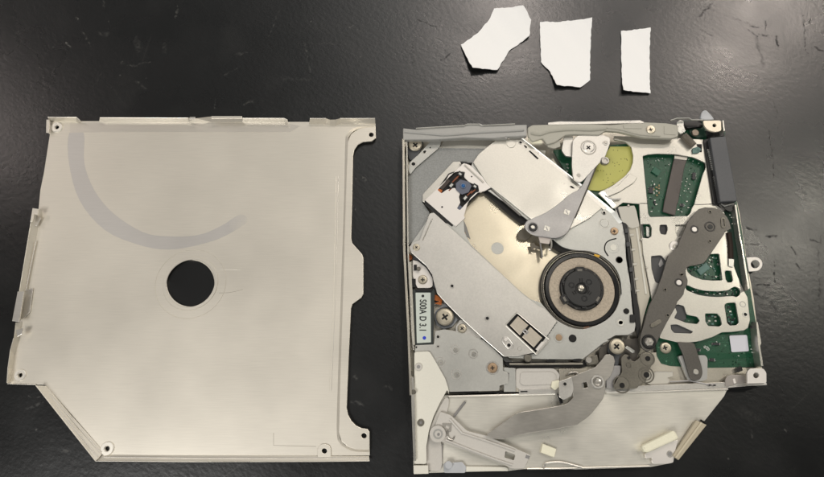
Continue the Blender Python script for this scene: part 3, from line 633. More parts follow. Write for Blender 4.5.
# --- spindle
sx, sy = 580.9, 289.8
sp = lathe('spindle_motor', sx, sy, 3.2, [(0,0),(41.2*MM,0),(41.2*MM,1.4),(40.4*MM,1.6),(38.6*MM,1.6),(38*MM,1.2),(38*MM,.8),(0,.8)], mat('motor_rim',(74,72,68),.7,.3), D, 96)
annulus('black_ring', sx, sy, 3.9, 31.6*MM, 36.6*MM, 1.5, mat('gloss_black',(14,14,14),0,.22,var=.1), sp, n=96, bev=.3)
annulus('thin_ring', sx, sy, 4.0, 38.6*MM, 39.7*MM, 1.3, mat('ring_grey',(108,104,96),.7,.3), sp, n=96)
annulus('bright_ring', sx, sy, 4.6, 36.9*MM, 37.7*MM, .95, mat('ring_bright',(176,170,158),.8,.25), sp, n=96, bev=.1)
cyl('turntable', sx+.3, sy, 4.9, 31.9*MM, .9, DISC, sp, n=96)
hub = lathe('hub', sx+.2, sy-.6, 5.7, [(0,0),(20.6*MM,0),(18.4*MM,.0),(18.4*MM,.9),(18.1*MM,1.7),(17.4*MM,2.0),(6*MM,2.0),(5*MM,1.7),(0,1.7)], mat('hub_black',(44,44,43),0,.42,var=.1), sp, 64)
annulus('hub_skirt', sx+.2, sy-.6, 5.7, 18*MM, 21.4*MM, 1.1, BLACK, sp, n=64, bev=.25)
for k in range(12): plate('hub_notch', rect(sx+.2+19.2*math.cos(R(15+30*k)), sy-1.2+20.0*math.sin(R(15+30*k)), 1.6, 2.8, 15+30*k), 6.8, .2, mat('notch_grey',(70,68,64),.2,.4), sp)
hx, hy = sx-.2, sy-1.6
hz = 7.7
SP2 = 5.18
def zh(u, v): return (530+u/SP2, 244+v/SP2)
for u, v in ((216,213),(306,197),(282,282)):
    annulus('hub_ring', *zh(u,v), hz, 1.8*MM, 3.0*MM, .12, mat('hub_grey',(28,28,28)), hub, n=20)
for u, v, a in ((264,187,0),(308,254,35),(230,252,-30)):
    for k in (-1, 1):
        plate('hub_slot', rect(zh(u,v)[0]+k*1.1*math.cos(R(a)), zh(u,v)[1]+k*1.1*math.sin(R(a)), 1.1, 3.6, a), hz+.05, .1, HOLE, hub, bevel=0)
for u, v, a in ((258,135,0),(180,285,60),(352,285,-60)):
    plate('hub_claw', rect(*zh(u,v), 9, 6.4, a, 1.2), hz-.1, 1.4, BLACK, hub); plate('claw_tip', rect(*zh(u,v), 5, 2.4, a, .4), hz+.12, .3, mat('claw_grey',(110,106,98)), hub)
for u, v, a in ((178,205,70),(325,180,-45),(280,325,0)):
    plate('hub_claw', rect(*zh(u,v), 5, 3.2, a, .6), hz-.3, 1.0, BLACK, hub)
lathe('hub_centre', *zh(264,230), 7.4, [(3.4*MM,0),(3.4*MM,.35),(2.2*MM,.5),(0,.55)], mat('hub_pin',(190,184,172),.9,.3), hub, 20, True)
annulus('hub_ring', *zh(264,230), 7.45, 4.8*MM, 5.8*MM, .3, HOLE, hub, n=24)
plate('copper_contact', q(TF,(425,233),(455,240),(448,252),(425,243)), 5.6, .4, mat('brass',(190,150,60),.7,.3), sp)
plate('copper_contact', q(TJ,(372,153),(400,150),(402,158),(374,162)), 5.0, .4, COPPER, sp)
# black slot that curls into the ring
plate('opening_edge', cr(q(TF,(190,150),(225,158),(270,197),(330,213),(400,217),(460,238),(500,268)),4,False) + cr(q(TF,(500,282),(440,246),(390,232),(320,232),(258,222),(212,192)),4,False), 4.9, .8, HOLE, D)
# --- left edge group: bracket, motor label, flex
bk = plate('motor_bracket', rnd(q(TE,(85,262),(110,268),(150,300),(180,350),(180,388),(165,396),(108,396),(100,380),(85,340)),1.5), 5.0, .8, WHITE, D)
screw(*q(TE,(132,357))[0], 5.0, 4.6, None, bk, rot=0, h=.6)
plate('dark_edge_strip', q(TE,(88,240),(150,286),(182,336),(196,396),(184,404),(172,345),(142,298),(85,262)), 4.4, 1.2, RUBB, D)
plate('switch', rect(*q(TE,(88,372))[0], 4.6, 8.5), 5.2, 1.6, BLACK, D); plate('switch', rect(*q(TE,(97,298))[0], 3, 5.6), 5.6, 1, BLACK, D); cyl('post', *q(TE,(112,306))[0], 5.6, 2*MM, .8, DARKB, D)
plate('flex_cable', cr(q(TE,(58,232),(78,240),(82,258),(60,262))), 4.0, .5, COPPER, D)
plate('flex_cable', rnd(q(TE,(180,425),(200,430),(225,450),(222,477),(185,470))+q(TI,(215,30),(185,25),(182,10)),1), 4.6, .5, COPPER, D)
mo = plate('stepper_motor', q(TE,(86,402),(190,400))+q(TI,(182,238),(96,240)), 5.4, 3, mat('motor_can',(60,64,62),.3,.35), D)
lb = plate('motor_label', rnd(q(TE,(98,418),(170,418))+q(TI,(172,226),(104,230)),.6), 5.7, .2, LABEL, mo)
plate('motor_cap', q(TE,(95,400),(180,400),(176,412),(100,412)), 5.9, .4, BLACK, mo)
cyl('ink_dot', *q(TI,(140,205))[0], 5.72, 1.7*MM, .16, BLUE, mo, n=16); cyl('ink_dot', *q(TI,(133,5))[0], 5.72, 1.4*MM, .16, INK, mo, n=12)
def text(body, px, py, z, size, ang, m, parent, space=1.0, sx_=1.0):
    cu = bpy.data.curves.new('t', 'FONT'); cu.body = body; cu.size = size; cu.extrude = 0.02; cu.offset = 0.05; cu.align_x = 'CENTER'; cu.align_y = 'CENTER'; cu.space_character = space
    co = bpy.data.objects.new('tmp', cu); C.objects.link(co); bpy.context.view_layer.update()
    me = bpy.data.meshes.new_from_object(co.evaluated_get(bpy.context.evaluated_depsgraph_get())); bpy.data.objects.remove(co)
    p = P(px, py, z); b = base_of(parent)
    me.transform(Matrix.Translation(p-b) @ Matrix.Rotation(R(ang), 4, 'Z') @ Matrix.Diagonal((sx_,1,1,1))); me.transform(Matrix.Scale(.001, 4)); me.name = 'lettering'
    me.materials.clear(); o = new_obj('lettering', parent, m, me); return o
text('S00A D 3.1', 422.6, 315.5, 5.86, 3.4, -91.0, INK, mo, 1.05, 0.70)
plate('side_flange', [(408.5,262),(411,262),(415,345),(412.5,345)], 5.6, 4, CREAM, D)
# mount with big screw
plate('rubber_mount', rnd(q(TI,(190,80),(245,35),(310,105),(275,150),(232,162),(196,140)),2), 5.0, 2.0, mat('mount_grey',(128,130,132)), D)
annulus('mount_ring', *q(TI,(237,108))[0], 5.0, 8.2*MM, 9.8*MM, .6, RUBB, D, n=40)
screw(*q(TI,(238,105))[0], 5.5, 8.4, None, D, rot=35, h=1)
# corner bracket with the chrome screw
plate('dark_edge_strip', q(TI,(205,0),(225,0),(330,100),(440,195),(520,285),(560,320),(530,320),(420,222),(300,118)), 5.2, 1.6, mat('dark_edge_tone',(66,66,64)), D)
plate('mount_bracket', rnd(q(TI,(290,150),(310,118),(330,120),(420,200),(400,212),(290,180)),1), 5.4, .6, SILV, D)
screw(*q(TI,(320,160))[0], 5.6, 4.4, None, D, rot=40, h=.6)
# blue grey plate lower left
bp = plate('gear_cover', rnd(q(TI,(95,240),(185,236),(192,172),(235,164),(330,180),(420,214),(470,255),(514,300),(516,362),(541,375),(541,422),(500,432),(498,456),(255,462),(235,400),(165,268),(95,272)),1.2), 5.6, .8, mat('pale_blue_grey',(194,193,186),.5,.38,grain=.04), D)
for u, v, r in ((287,260,4.6),(373,280,4.6),(215,320,5.2),(292,378,5.0)):
    annulus('boss_ring', *q(TI,(u,v))[0], 5.5, (r-.9)*MM, r*MM, .22, SILV, bp, n=28); cyl('round_boss', *q(TI,(u+3,v+3))[0], 5.5, r*.5*MM, .3, BRITE, bp); hole_dot(*q(TI,(u+4,v+4))[0], 5.78, .6, bp, m=GREYL)
annulus('boss_ring', *q(TI,(465,348))[0], 5.5, 4.9*MM, 6.2*MM, .3, SILV, bp, n=28)
screw(*q(TI,(465,348))[0], 5.6, 4.6, BRONZ, bp, rot=5, h=.4)
hole_dot(*q(TI,(205,200))[0], 5.66, 1.3, bp, ring=2.3); hole_dot(*q(TI,(205,246))[0], 5.66, .8, bp, ring=1.5); hole_dot(*q(TI,(102,250))[0], 5.66, .8, bp)
plate('latch', q(TI,(400,456),(498,436),(500,458),(400,462)), 4.9, .8, DARKB, D)
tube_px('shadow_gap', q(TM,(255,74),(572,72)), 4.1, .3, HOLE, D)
# cream loading lever at the left
cl_ = plate('loading_lever', rnd(q(TI,(92,272),(164,268),(196,322),(240,400),(256,452),(258,477))+q(TM,(250,60),(216,120),(185,185),(162,255),(150,330),(150,415),(92,415),(86,130),(92,60)),2), 6.4, 1.2, CREAM, D)
pin('pivot', *q(TI,(112,343))[0], 6.3, 3.6, .5, IVORY, cl_); hole_dot(*q(TI,(112,343))[0], 6.75, 1.6, cl_, m=GREYL)
pin('pivot', *q(TM,(123,218))[0], 6.3, 3.2, .5, DARKB, cl_); hole_dot(*q(TM,(123,218))[0], 6.75, 1.2, cl_, m=GREYL)
pin('pivot', *q(TM,(88,72))[0], 7.2, 2.4, .5, DARKB, D)
plate('corner_foot', q(TM,(88,422),(158,422),(160,462),(90,464)), 6.0, 2.5, CREAM, D)
plate('lever_shadow_plate', cr(q(TM,(240,100),(258,120),(240,190),(215,240),(222,330),(220,440),(165,445),(150,420),(152,330),(164,260),(190,190)),3), 4.6, .6, IVORY, D)
# swing arm
arm = plate('swing_arm', rnd(q(TM,(215,165),(265,182),(300,215),(345,258),(435,280),(572,338))+q(TN,(60,346),(122,372),(92,437),(30,438),(0,420))+q(TM,(480,403),(370,362),(232,312),(200,306),(172,285),(172,250),(190,235)),2), 5.8, 1.3, IVORY, D,
     holes=[rnd(q(TN,(2,354),(50,372),(42,398),(-2,384)),1)])
tube_px('arm_rib', q(TM,(260,200),(320,268),(430,302),(572,352)), 6.0, .35, IVORY, arm)
tube_px('arm_rib', q(TM,(240,300),(370,352),(480,394),(560,420)), 6.0, .35, IVORY, arm)
cyl('pivot', *q(TM,(203,272))[0], 5.6, 7.4*MM, 1.2, IVORY, arm); annulus('pivot_ring', *q(TM,(205,272))[0], 6.7, 3.0*MM, 4.4*MM, .25, GREYP, arm, n=28); hole_dot(*q(TM,(207,274))[0], 6.9, 1.2, arm, m=GREYL)
plate('spring_bracket', rnd(q(TM,(225,220),(270,222),(268,262),(235,262)),1), 6.1, .4, mat('arm_bits',(160,156,148),.4,.4), arm, holes=[rect(*q(TM,(250,240))[0],4,2.6,30)])
tube_px('arm_spring', cr(q(TM,(250,255),(255,290),(275,300),(282,285)),4,False), 6.3, .25, SMID, arm)
tube_px('wire', q(TM,(225,320),(222,430)), 4.3, .25, GREYL, D); tube_px('wire', q(TM,(283,186),(335,118)), 4.3, .45, GREYL, D)
plate('clear_clip', rnd(q(TM,(232,412),(320,405),(340,430),(335,458),(235,458)),1.5), 4.8, 1, CRYS, D); cyl('clip_boss', *q(TM,(255,420))[0], 5.6, 3.4*MM, .6, CRYS, D)
plate('arm_tip_hole', rect(*q(TN,(108,381))[0],4,3.5,20), 5.9, .2, GREYL, arm)
# --- S lever
sl = plate('eject_lever', [(605.6,354.7),(609.5,354.2),(613.5,356.5),(615,361),(613.2,370.5),(610,377),(605.8,381),(605.4,389)]+cr([(604.8,392),(602.8,399),(597.2,406.4),(592,413),(586.8,417.9),(580,422.6),(574.2,425.6),(553.2,429.4),(526,433.6),(515,436.2),(501.9,439.6)],3,False)+[(494,438.8),(486.8,436),(487.5,433.8)]+cr([(493,430),(500,425.2),(510,418),(519.7,412.6),(538.5,409.5),(561.6,405.3),(569,402),(573.5,397)],3,False)+[(571.5,386),(568.5,377.6),(572,376.8),(582,372.5),(595.1,367.3),(600,362)], 7.4, .7, SMID, D, holes=[rect(584.9,385.2,5.2,5.6,-12,.5)], bevel=.12)
annulus('rivet_ring', *q(TJ,(440,415))[0], 7.3, 4.2*MM, 6.4*MM, .6, SILV, sl, n=36, bev=.2); lathe('rivet', *q(TJ,(440,415))[0], 7.2, [(4.2*MM,.2),(3.4*MM,.5),(2*MM,.25),(0,.3)], SMID, sl, 28)
plate('lever_tab', rnd(q(TJ,(258,412),(318,392),(326,430))+q(TN,(328,60),(318,90),(280,110),(258,95)),1.4), 7.8, .5, SILV, sl); hole_dot(*q(TJ,(285,425))[0], 7.85, 1.5, sl, ring=2.6)
plate('stop_bar', q(TN,(248,80),(264,80),(278,124),(264,130)), 5.8, .8, BLACK, D)
plate('lever_spring', q(TJ,(366,412),(372,410),(378,448),(372,450)), 6.9, .5, SOLD, sl)
# --- front channel
plate('channel_frame', rnd(q(TJ,(0,352),(50,350),(56,440),(250,440),(262,395),(255,352),(500,352),(500,460),(0,462)),1.5), 4.2, 1.0, STEEL, D)
plate('channel_floor', rnd(q(TJ,(52,350),(235,350),(262,378),(252,442),(75,452),(50,440)),3), 4.4, .3, IVORY, D); 
plate('step_plate', q(TJ,(-5,345),(50,350),(52,462),(-5,462)), 5.0, .6, BLUEG, D)
tube_px('step_seam', q(TJ,(0,425),(15,410),(18,372)), 5.1, .18, GREYL, D)
plate('foam_pad', rnd(q(TJ,(225,412),(258,405),(262,435),(240,455),(220,440)),.8), 5.2, .8, CREAM2, D)
tube_px('wire_clip', cr(q(TJ,(300,382),(310,372),(340,370),(348,378)),3,False), 5.2, .4, SMID, D)
pl_ = plate('tool_pad', [(0,0)]*0 or rnd(q(TN,(180,318),(246,344),(235,384),(170,360)),.8), 4.8, 1.3, CREAM2, D, bevel=.2)
plate('rail_slot', rect(566,382,6,2.2,0,.5), 4.55, .2, HOLE, D); plate('rail_slot', rect(524,391.6,7,1.2,-2), 4.75, .3, HOLE, D); plate('rail_slot', rect(483,391,17,1.6,-3), 4.7, .3, HOLE, D)
plate('channel_rib', rnd(q(TJ,(75,368),(225,366),(246,384),(240,425),(90,432),(70,420)),2.5), 4.75, .2, IVORY, D)
# --- main screw & dark bracket
plate('screw_arm', rnd(q(TJ,(495,230),(520,205),(560,210),(572,250),(545,300),(540,340),(525,350),(515,300),(490,275)),2), 5.0, 1.4, RUBB, D)
screw(616.6, 346.6, 5.9, 7.4, None, D, rot=40, h=1.1)
ks = 7.34
def zk(*p): return [(580+u/ks, 330+v/ks) for u, v in p]
plate('clip_plate', rnd(zk((235,262),(300,262),(296,320),(250,380),(240,430),(195,425),(190,350),(215,300)),1.5), 5.6, .8, GREYL, D)
plate('spring_strip', zk((330,130),(345,115),(400,150),(400,165),(385,170)), 6.2, .5, SOLD, D)
plate('gap_floor', zk((140,140),(220,80),(420,60),(440,150),(400,240),(300,260),(140,260)), 4.0, .5, mat('mid_shadow_metal',(84,80,74),.5,.45), D)
db = plate('gear_bracket', rnd(zk((300,205),(325,178),(352,182),(372,215),(395,235),(430,212),(450,180),(500,168),(532,185),(545,210),(525,262),(502,310),(498,345),(470,385),(435,400),(420,430),(260,435),(250,405),(280,350),(310,310)),2), 6.4, .8, DARKB, D)
for u, v, r in ((494,211,2.4),(485,330,2.6),(306,407,2.4),(355,205,1.5)):
    hole_dot(*zk((u,v))[0], 6.5, r, db)
for u, v, r, t in ((494,211,7,1.2),(485,330,7.6,1.2),(306,400,8.2,1.4),(355,258,2.4,.8)):
    annulus('pressed_ring', *zk((u,v))[0], 6.36, (r-t)*MM, r*MM, .25, DARKB, db, n=36, bev=.1)
annulus('pressed_ring', *zk((485,330))[0], 6.36, 4.2*MM, 5.0*MM, .25, DARKB, db, n=30, bev=.1)
# --- circuit board and what is on it
pcb = plate('circuit_board', rnd([(553,150),(600,146),(722,136),(730,165),(741,225),(752,300),(757,330),(762,367),(700,368),(670,366),(661,363.5),(657,356),(656,345),(652,330),(640,300),(600,205),(570,180)],1.5), 3.2, .9, PCB, D, bevel=.05)
def in_poly(x, y, poly):
    c = False; n = len(poly)
    for i in range(n):
        x1, y1 = poly[i]; x2, y2 = poly[i-1]
        if (y1 > y) != (y2 > y) and x < (x2-x1)*(y-y1)/(y2-y1)+x1: c = not c
    return c
win1 = q(TC,(180,244),(206,237),(250,233),(340,236),(420,250),(478,276),(480,300),(465,335),(448,395),(430,455),(425,477)) + q(TG,(415,60),(408,85),(395,100),(215,105),(206,90),(200,20))
holes_mp = [
  rnd(win1,1.2),
  rnd(q(TG,(170,140),(213,139),(222,158),(220,198),(206,207),(180,204)),1),
  rnd(q(TG,(262,143),(294,142),(298,165),(290,190),(266,186),(260,165)),1.2),
  rnd(q(TG,(336,143),(390,142),(368,195),(348,202),(338,180)),1),
  rnd(q(TG,(220,292),(268,288),(300,322),(272,390),(262,424),(240,415),(222,350)),1.4),
  rnd(q((670,245),(83,108),(95,97),(128,98),(185,44),(233,42),(249,169),(200,170),(150,165),(102,146),(82,126)),1.2),
  cr(q((670,245),(82,192),(110,204),(160,217),(220,221),(275,217),(295,205),(312,200),(328,208),(335,222),(330,240),(315,248),(295,244),(220,248),(150,241),(110,228),(78,213)),3),
  rnd(q(TH,(214,392),(220,384),(243,386),(252,432),(246,441),(226,440),(218,425)),.8),
  rnd(q(TK,(330,100),(350,92),(376,100),(384,128),(392,142),(440,152),(452,170),(440,187),(385,180),(330,158),(345,130)),1.4),
  rnd(q(TL,(120,160),(180,160),(192,178),(199,212),(190,222),(135,220),(122,200)),1.4),
  rnd(q(TL,(212,120),(224,110),(264,108),(271,150),(280,204),(270,216),(238,218),(225,205)),1.4),
  rnd(q(TK,(313,190),(345,188),(420,222),(412,232),(330,229),(316,212)),1),
]
mp_outer = [(614,136),(655,136.5),(703,139.5),(705.5,155),(707,168),(713,203),(724,210),(728,236),(731,259),(735,269),(739,280),(743.5,290),(747.5,297.5),(750,320),(748,328),(744,330.5),(732,332),(722,332.4),(713,337),(701,341),(690,342.6),(680,343),(660,338),(652,300),(643,254),(640,222),(639,204),(623,202.6),(614.5,209),(606,201),(598,193.6),(601,191),(605,189.5),(612,186),(618,181.5),(625,176),(630,170),(632.5,163),(633,156),(631,147),(625,142),(614,140)]
mp_ = plate('main_plate', mp_outer, 5.3, .65, BRITE, D, holes=holes_mp, bevel=.14)
tube_px('seam', q(TH,(70,70),(160,67)), 5.35, .15, HOLE, mp_)
tube_px('seam', q(TG,(165,40),(202,40)), 5.35, .15, HOLE, mp_)
ribbon('raised_flap', q(TB,(452,372),(515,446)), 5.4, q(TB,(470,362),(530,430)), 6.2, .4, BRITE, mp_)
plate('raised_flap', rnd(q(TC,(118,325),(155,345),(140,370),(70,415),(5,442),(-12,410),(60,385)),1.5), 5.9, .5, BRITE, mp_, bevel=.2)
hole_dot(*q(TL,(310,165))[0], 5.35, 1.6, mp_, ring=2.8, rm=SILV); ring_line(*q(TL,(299,116))[0], 2.6, 5.32, GREYL, mp_, .12, 'pressed_ring')
screw(*q(TG,(331,244))[0], 5.4, 5.2, WHITE, mp_, rot=15, h=.5, slot=False); pin('rivet', *q(TG,(334,246))[0], 5.9, 2.2, .3, SMID, mp_)
# yellow film disc with punched dots
yf = plate('yellow_film', cr(q(TB,(400,352),(437,240),(470,170),(500,152)))[:0] + q(TB,(396,358),(395,330),(420,290),(437,235),(465,205),(500,155))+q(TC,(20,198),(118,198),(130,222),(134,255),(128,300),(105,335),(60,368),(5,402))+q(TB,(450,362)), 3.9, .3, YELL, D)
ypl = q(TB,(405,350),(440,240),(500,160))+q(TC,(118,202),(130,255),(60,362),(0,398))
k = 0
while k < 26:
    x, y = random.uniform(590,632), random.uniform(148,188)
    if in_poly(x, y, ypl): hole_dot(x, y, 3.93, .45, yf, m=mat('film_dot',(90,88,50))); k += 1
# ribbon and dark parts in the windows
plate('ribbon_cable', rnd(q(TC,(332,242),(395,250),(378,300),(348,470))+q(TG,(345,40),(335,98),(275,80),(283,30)),1.2), 4.4, .8, mat('ribbon_dark',(86,80,76),.2,.32,var=.06), D, bevel=.2)
plate('ribbon_clamp', q(TC,(332,240),(395,248),(390,264),(330,256)), 4.7, .3, SMID, D)
plate('dark_block', q(TG,(255,135),(300,135),(300,195),(255,195)), 4.5, 1, CHIP, pcb); plate('dark_block', q(TG,(215,282),(272,282),(306,320),(262,430),(215,420)), 4.4, 1, mat('dark_grey_plastic',(72,72,72)), pcb)
plate('dark_block', q(TG,(268,300),(280,330),(262,345),(255,330)), 4.75, .5, GREYL, pcb)
plate('pale_block', q(TG,(335,138),(395,138),(395,205),(335,205)), 4.4, .8, BRITE, pcb)
plate('dark_block', q(TK,(325,92),(380,98),(388,160),(370,175),(320,160)), 4.5, .8, mat('dark_grey_plastic',(72,72,72)), pcb)
plate('dark_block', q(TK,(312,186),(350,186),(420,222),(415,234),(325,232)), 4.5, .8, mat('dark_grey_plastic',(72,72,72)), pcb)
plate('socket', q(TG,(195,150),(213,152),(213,200),(198,198)), 4.2, .8, SOLD, pcb)
# components
def comp(px, py, a=0, L=2.2, W=1.2, m=None, z=3.2):
    m = m or SOLD
    return plate('resistor', rect(px, py, L, W, a), z+.45, .45, m, pcb, bevel=.03)
for (x, y) in q(TC,(232,385),(246,392),(258,398),(232,402),(246,410),(258,418),(234,420),(248,430),(236,378),(258,384),(236,462),(238,470)): comp(x, y, random.choice((0,90)), 1.9, 1.2, random.choice((SOLD, mat('tan_part',(150,130,96)), SOLD, CHIP)))
for (x, y) in q(TC,(388,365),(384,385),(404,378),(398,400),(408,415),(392,352),(378,410),(230,315),(305,285)): comp(x, y, 15, 1.2, .8, SOLD)
plate('chip', rect(*q(TC,(245,316))[0], 8, 6, 35), 3.9, .5, mat('green_pad',(52,96,76)), pcb)
for (x, y) in q(TB,(298,235),(300,252),(296,268),(300,290)): comp(x, y, 20, 2.2, 1.4)
for (x, y) in q(TG,(430,345),(465,330),(500,310),(520,300),(410,362),(520,350),(480,380),(530,390),(505,340),(540,330)): comp(x, y, 40, 2.0, 1.0, random.choice((SOLD, mat('teal_part',(96,130,122)), CHIP)))
plate('chip', rect(*q(TG,(470,352))[0], 12, 7, -38), 4.0, .6, mat('teal_grey',(84,112,106),.2,.3,vs=500,var=.3), pcb)
for (x, y) in q(TG,(222,15),(238,25),(245,45),(228,60),(222,78),(350,70),(365,80),(390,30),(398,60)): comp(x, y, 0, 1.8, 1, random.choice((SOLD, CHIP)))
for (x, y) in q(TL,(140,172),(155,172),(170,175),(140,195),(170,195),(155,210),(235,130),(240,150),(245,165),(235,178),(255,190),(250,200),(238,205)): comp(x, y, 0, 2.2, 1.6, random.choice((SOLD, CHIP, mat('teal_part',(96,130,122)))))
for k in range(46):
    x, y = random.uniform(688,720), random.uniform(254,279); comp(x, y, random.choice((0,40,90)), random.uniform(.8,1.8), random.uniform(.5,1.0), random.choice((SOLD, mat('teal_part',(96,130,122)), CHIP, mat('teal_light',(140,160,152)))))
for k in range(40):
    x, y = random.uniform(692,738), random.uniform(288,296); comp(x, y, random.choice((0,10,90)), random.uniform(.8,1.8), random.uniform(.5,1.0), random.choice((SOLD, mat('teal_part',(96,130,122)), CHIP)))
for k in range(70):
    x, y = random.uniform(645,702), random.uniform(157,214); comp(x, y, random.choice((0,90,45)), random.uniform(.5,1.0), random.uniform(.4,.7), random.choice((mat('silk_white',(190,200,190)), mat('teal_part',(96,130,122)), mat('via_dark',(14,48,32)))))
for k in range(60):
    x, y = random.uniform(690,758), random.uniform(336,365); comp(x, y, random.choice((0,90,45)), random.uniform(.4,.9), random.uniform(.3,.6), random.choice((mat('via_dark',(14,48,32)), mat('teal_part',(96,130,122)))))
for k in range(26):
    x, y = random.uniform(705,742), random.uniform(305,326); comp(x, y, random.choice((0,90)), random.uniform(.8,1.8), random.uniform(.5,1.1), random.choice((SOLD, mat('teal_part',(96,130,122)), CHIP)))
for (x, y) in q(TL,(60,55),(130,64),(190,66),(225,68)): comp(x, y, 10, 1.8, 1, SOLD)
for (x, y) in q(TL,(116,320),(128,330),(132,320),(122,316),(175,295),(280,362),(340,330),(345,345)): comp(x, y, 40, 1.4, .7, mat('silk_white',(190,200,190)))
TRK = mat('board_track',(48,104,74),0,.35)
for k in range(26):
    x0_, y0_ = random.uniform(648,700), random.uniform(158,212); L_ = random.uniform(3,11); a_ = random.choice((80,80,35,0))
    x1_, y1_ = x0_+L_*math.cos(R(a_)), y0_+L_*math.sin(R(a_)); tube_px('board_track', [(x0_,y0_),(x1_,y1_),(x1_+random.uniform(-2,3),y1_+2.5)], 3.28, .06, TRK, pcb)
for k in range(26):
    x0_, y0_ = random.uniform(690,752), random.uniform(338,364); L_ = random.uniform(3,12); a_ = random.choice((0,0,-40,90))
    tube_px('board_track', [(x0_,y0_),(x0_+L_*math.cos(R(a_)),y0_+L_*.5*math.sin(R(a_))),(x0_+L_*math.cos(R(a_))+2,y0_+L_*.5*math.sin(R(a_))+1.6)], 3.28, .06, TRK, pcb)
for x, y, l_, w_, a_ in ((651,190,4,6,5),(694,176,3,7,8),(697,350,5,3,0),(716,344,6,2.4,0),(712,360,4,3,0),(682,205,3,3,10)):
    plate('chip', rect(x, y, l_, w_, a_), 3.9, .6, CHIP, pcb)
    for t_ in (-.35,-.1,.15,.4): comp(x-l_*.62, y+w_*t_, 0, .9, .4); comp(x+l_*.62, y+w_*t_, 0, .9, .4)
annulus('solder_ring', *q(TL,(118,320))[0], 3.2, .5*MM, 1.6*MM, .2, SOLD, pcb, n=16); annulus('solder_ring', *q(TL,(133,330))[0], 3.2, .5*MM, 1.6*MM, .2, SOLD, pcb, n=16)
plate('blank_sticker', rnd(q(TL,(235,265),(320,262),(329,340),(246,345)),1.5), 3.7, .15, STICK, pcb)
plate('board_stiffener', q(TL,(90,340),(240,350),(340,350),(345,372),(130,380),(80,365)), 3.3, .12, mat('green_dark',(18,70,46),0,.3), pcb)
screw(665.2, 347.9, 3.3, 5.4, None, D, rot=15, h=.8)
# lower right: rubber tab, dark strap
plate('support_tab', rnd(q(TK,(350,340),(365,336),(478,335),(490,350),(488,450),(460,460),(400,460)),2), 4.8, 1.2, GREYP, D)
st = plate('dark_strap', rnd(q(TK,(345,270),(425,276),(440,320),(462,392),(466,425),(455,450),(430,458),(408,448),(398,420),(372,330)),2.5), 5.9, .8, DARKL, D)
pin('rivet', *q(TK,(432,415))[0], 5.9, 2.6, .4, BRITE, st)
sc7 = 6.867
def z7(*p): return [(655+u/sc7, 345+v/sc7) for u, v in p]
plate('corner_plate', rnd(z7((482,290),(482,235),(500,210),(540,204),(620,210),(625,262),(560,265),(545,275)),2), 4.9, .6, mat('grey_corner',(160,154,148),.5,.4), D); plate('clip_tip', rect(*z7((546,248))[0],2.4,5,-15,.6), 5.2, .5, WHITE, D)
plate('screw_tab', rnd(z7((632,185),(655,162),(745,162),(765,190),(766,262),(634,266)),1.6), 7.8, .8, WHITE, D, holes=[circ(*z7((695,209))[0],2.9,16)])
plate('tab_wall', z7((634,262),(768,262),(768,276),(634,280)), 6.6, 5, SILV, D); cyl('tab_bore', *z7((695,209))[0], 4, 2.8*MM, 2, GREYL, D)
plate('dark_gap', z7((500,292),(650,288),(720,285),(700,294),(600,300),(505,305)), 2.0, 1.5, BLACK, D)
plate('black_block', rect(*z7((580,168))[0],6,4.4,-20,1), 4.4, 1.2, BLACK, D)
tube_px('rail_edge', z7((100,252),(240,245),(360,270),(420,275)), 4.8, .25, GREYL, D)
plate('rail_shelf', rnd(z7((0,182),(125,184),(120,215),(60,218),(0,216)),1), 3.6, .5, GREYP, D)
plate('rail_shelf', rnd(zk((500,310),(680,310),(684,340),(640,352),(660,360),(650,400),(520,405),(480,385)),1), 3.7, .4, mat('pale_rail',(190,186,174)), D)
for u in (380, 410): plate('rail_notch', rect(*z7((u,276))[0],2.4,1.2,0), 5.4, .4, HOLE, D)
# --- dark long lever
dl_out = [(705.2,207.2),(714.6,207.8),(720.5,210),(724,213.5),(727.5,217.5),(729.5,222),(731.4,228.8),(728,230.5),(725,231.3),(724,234.4),(711.4,252.9),(706,261),(703,263.6),(695.7,265.5),(690.5,266),(687,267.5),(685.7,270.5),(686,275),(687.8,280),(687.4,284.5),(684.7,289.3),(683.6,294.4),(680.5,298.6),(677.3,301.8),(676.3,306),(667.9,320.6),(661,334),(656.5,344),(653,349.5),(647.5,351.5),(642.5,349),(639.8,343),(640.3,336),(642.7,328),(649,306),(655.3,293.6),(661.6,276.8),(667.9,255.8),(677.3,247.4),(679.4,241),(687.8,222.3),(695,212.8),(699,208.8)]
dl = plate('connecting_lever', dl_out, 7.4, .8, DARKL, D, bevel=.15)
annulus('pivot_ring', *q(TH,(142,175))[0], 7.3, 4.0*MM, 5.4*MM, .35, mat('dark_rim',(64,62,60),.3,.4), dl, n=32); hole_dot(*q(TH,(142,177))[0], 7.5, 2.6, dl, m=BLACK)
for pxy in (q(TH,(68,188))[0], q(TG,(352,418))[0]): 
    annulus('rivet_ring', *pxy, 7.35, 2.7*MM, 4.2*MM, .25, mat('dark_rim',(64,62,60),.3,.4), dl, n=24); pin('rivet', *pxy, 7.4, 2.6, .3, WHITE, dl)
for pxy in (q(TH,(142,105))[0], q(TH,(142,245))[0], q(TG,(286,452))[0], q(TG,(365,380))[0], q(TK,(298,145))[0], q(TH,(8,405))[0]):
    hole_dot(*pxy, 7.46, 1.1, dl, ring=1.9, rm=DARKB)
plate('oval_boss', oval(*q(TH,(206,156))[0], 10.5, 4.4, 86), 7.7, .35, DARKB, dl, holes=[oval(*q(TH,(206,156))[0], 8.2, 2.4, 86)])
plate('oval_boss', oval(*q(TK,(243,184))[0], 12.5, 4.4, -30), 7.75, .4, DARKB, dl)
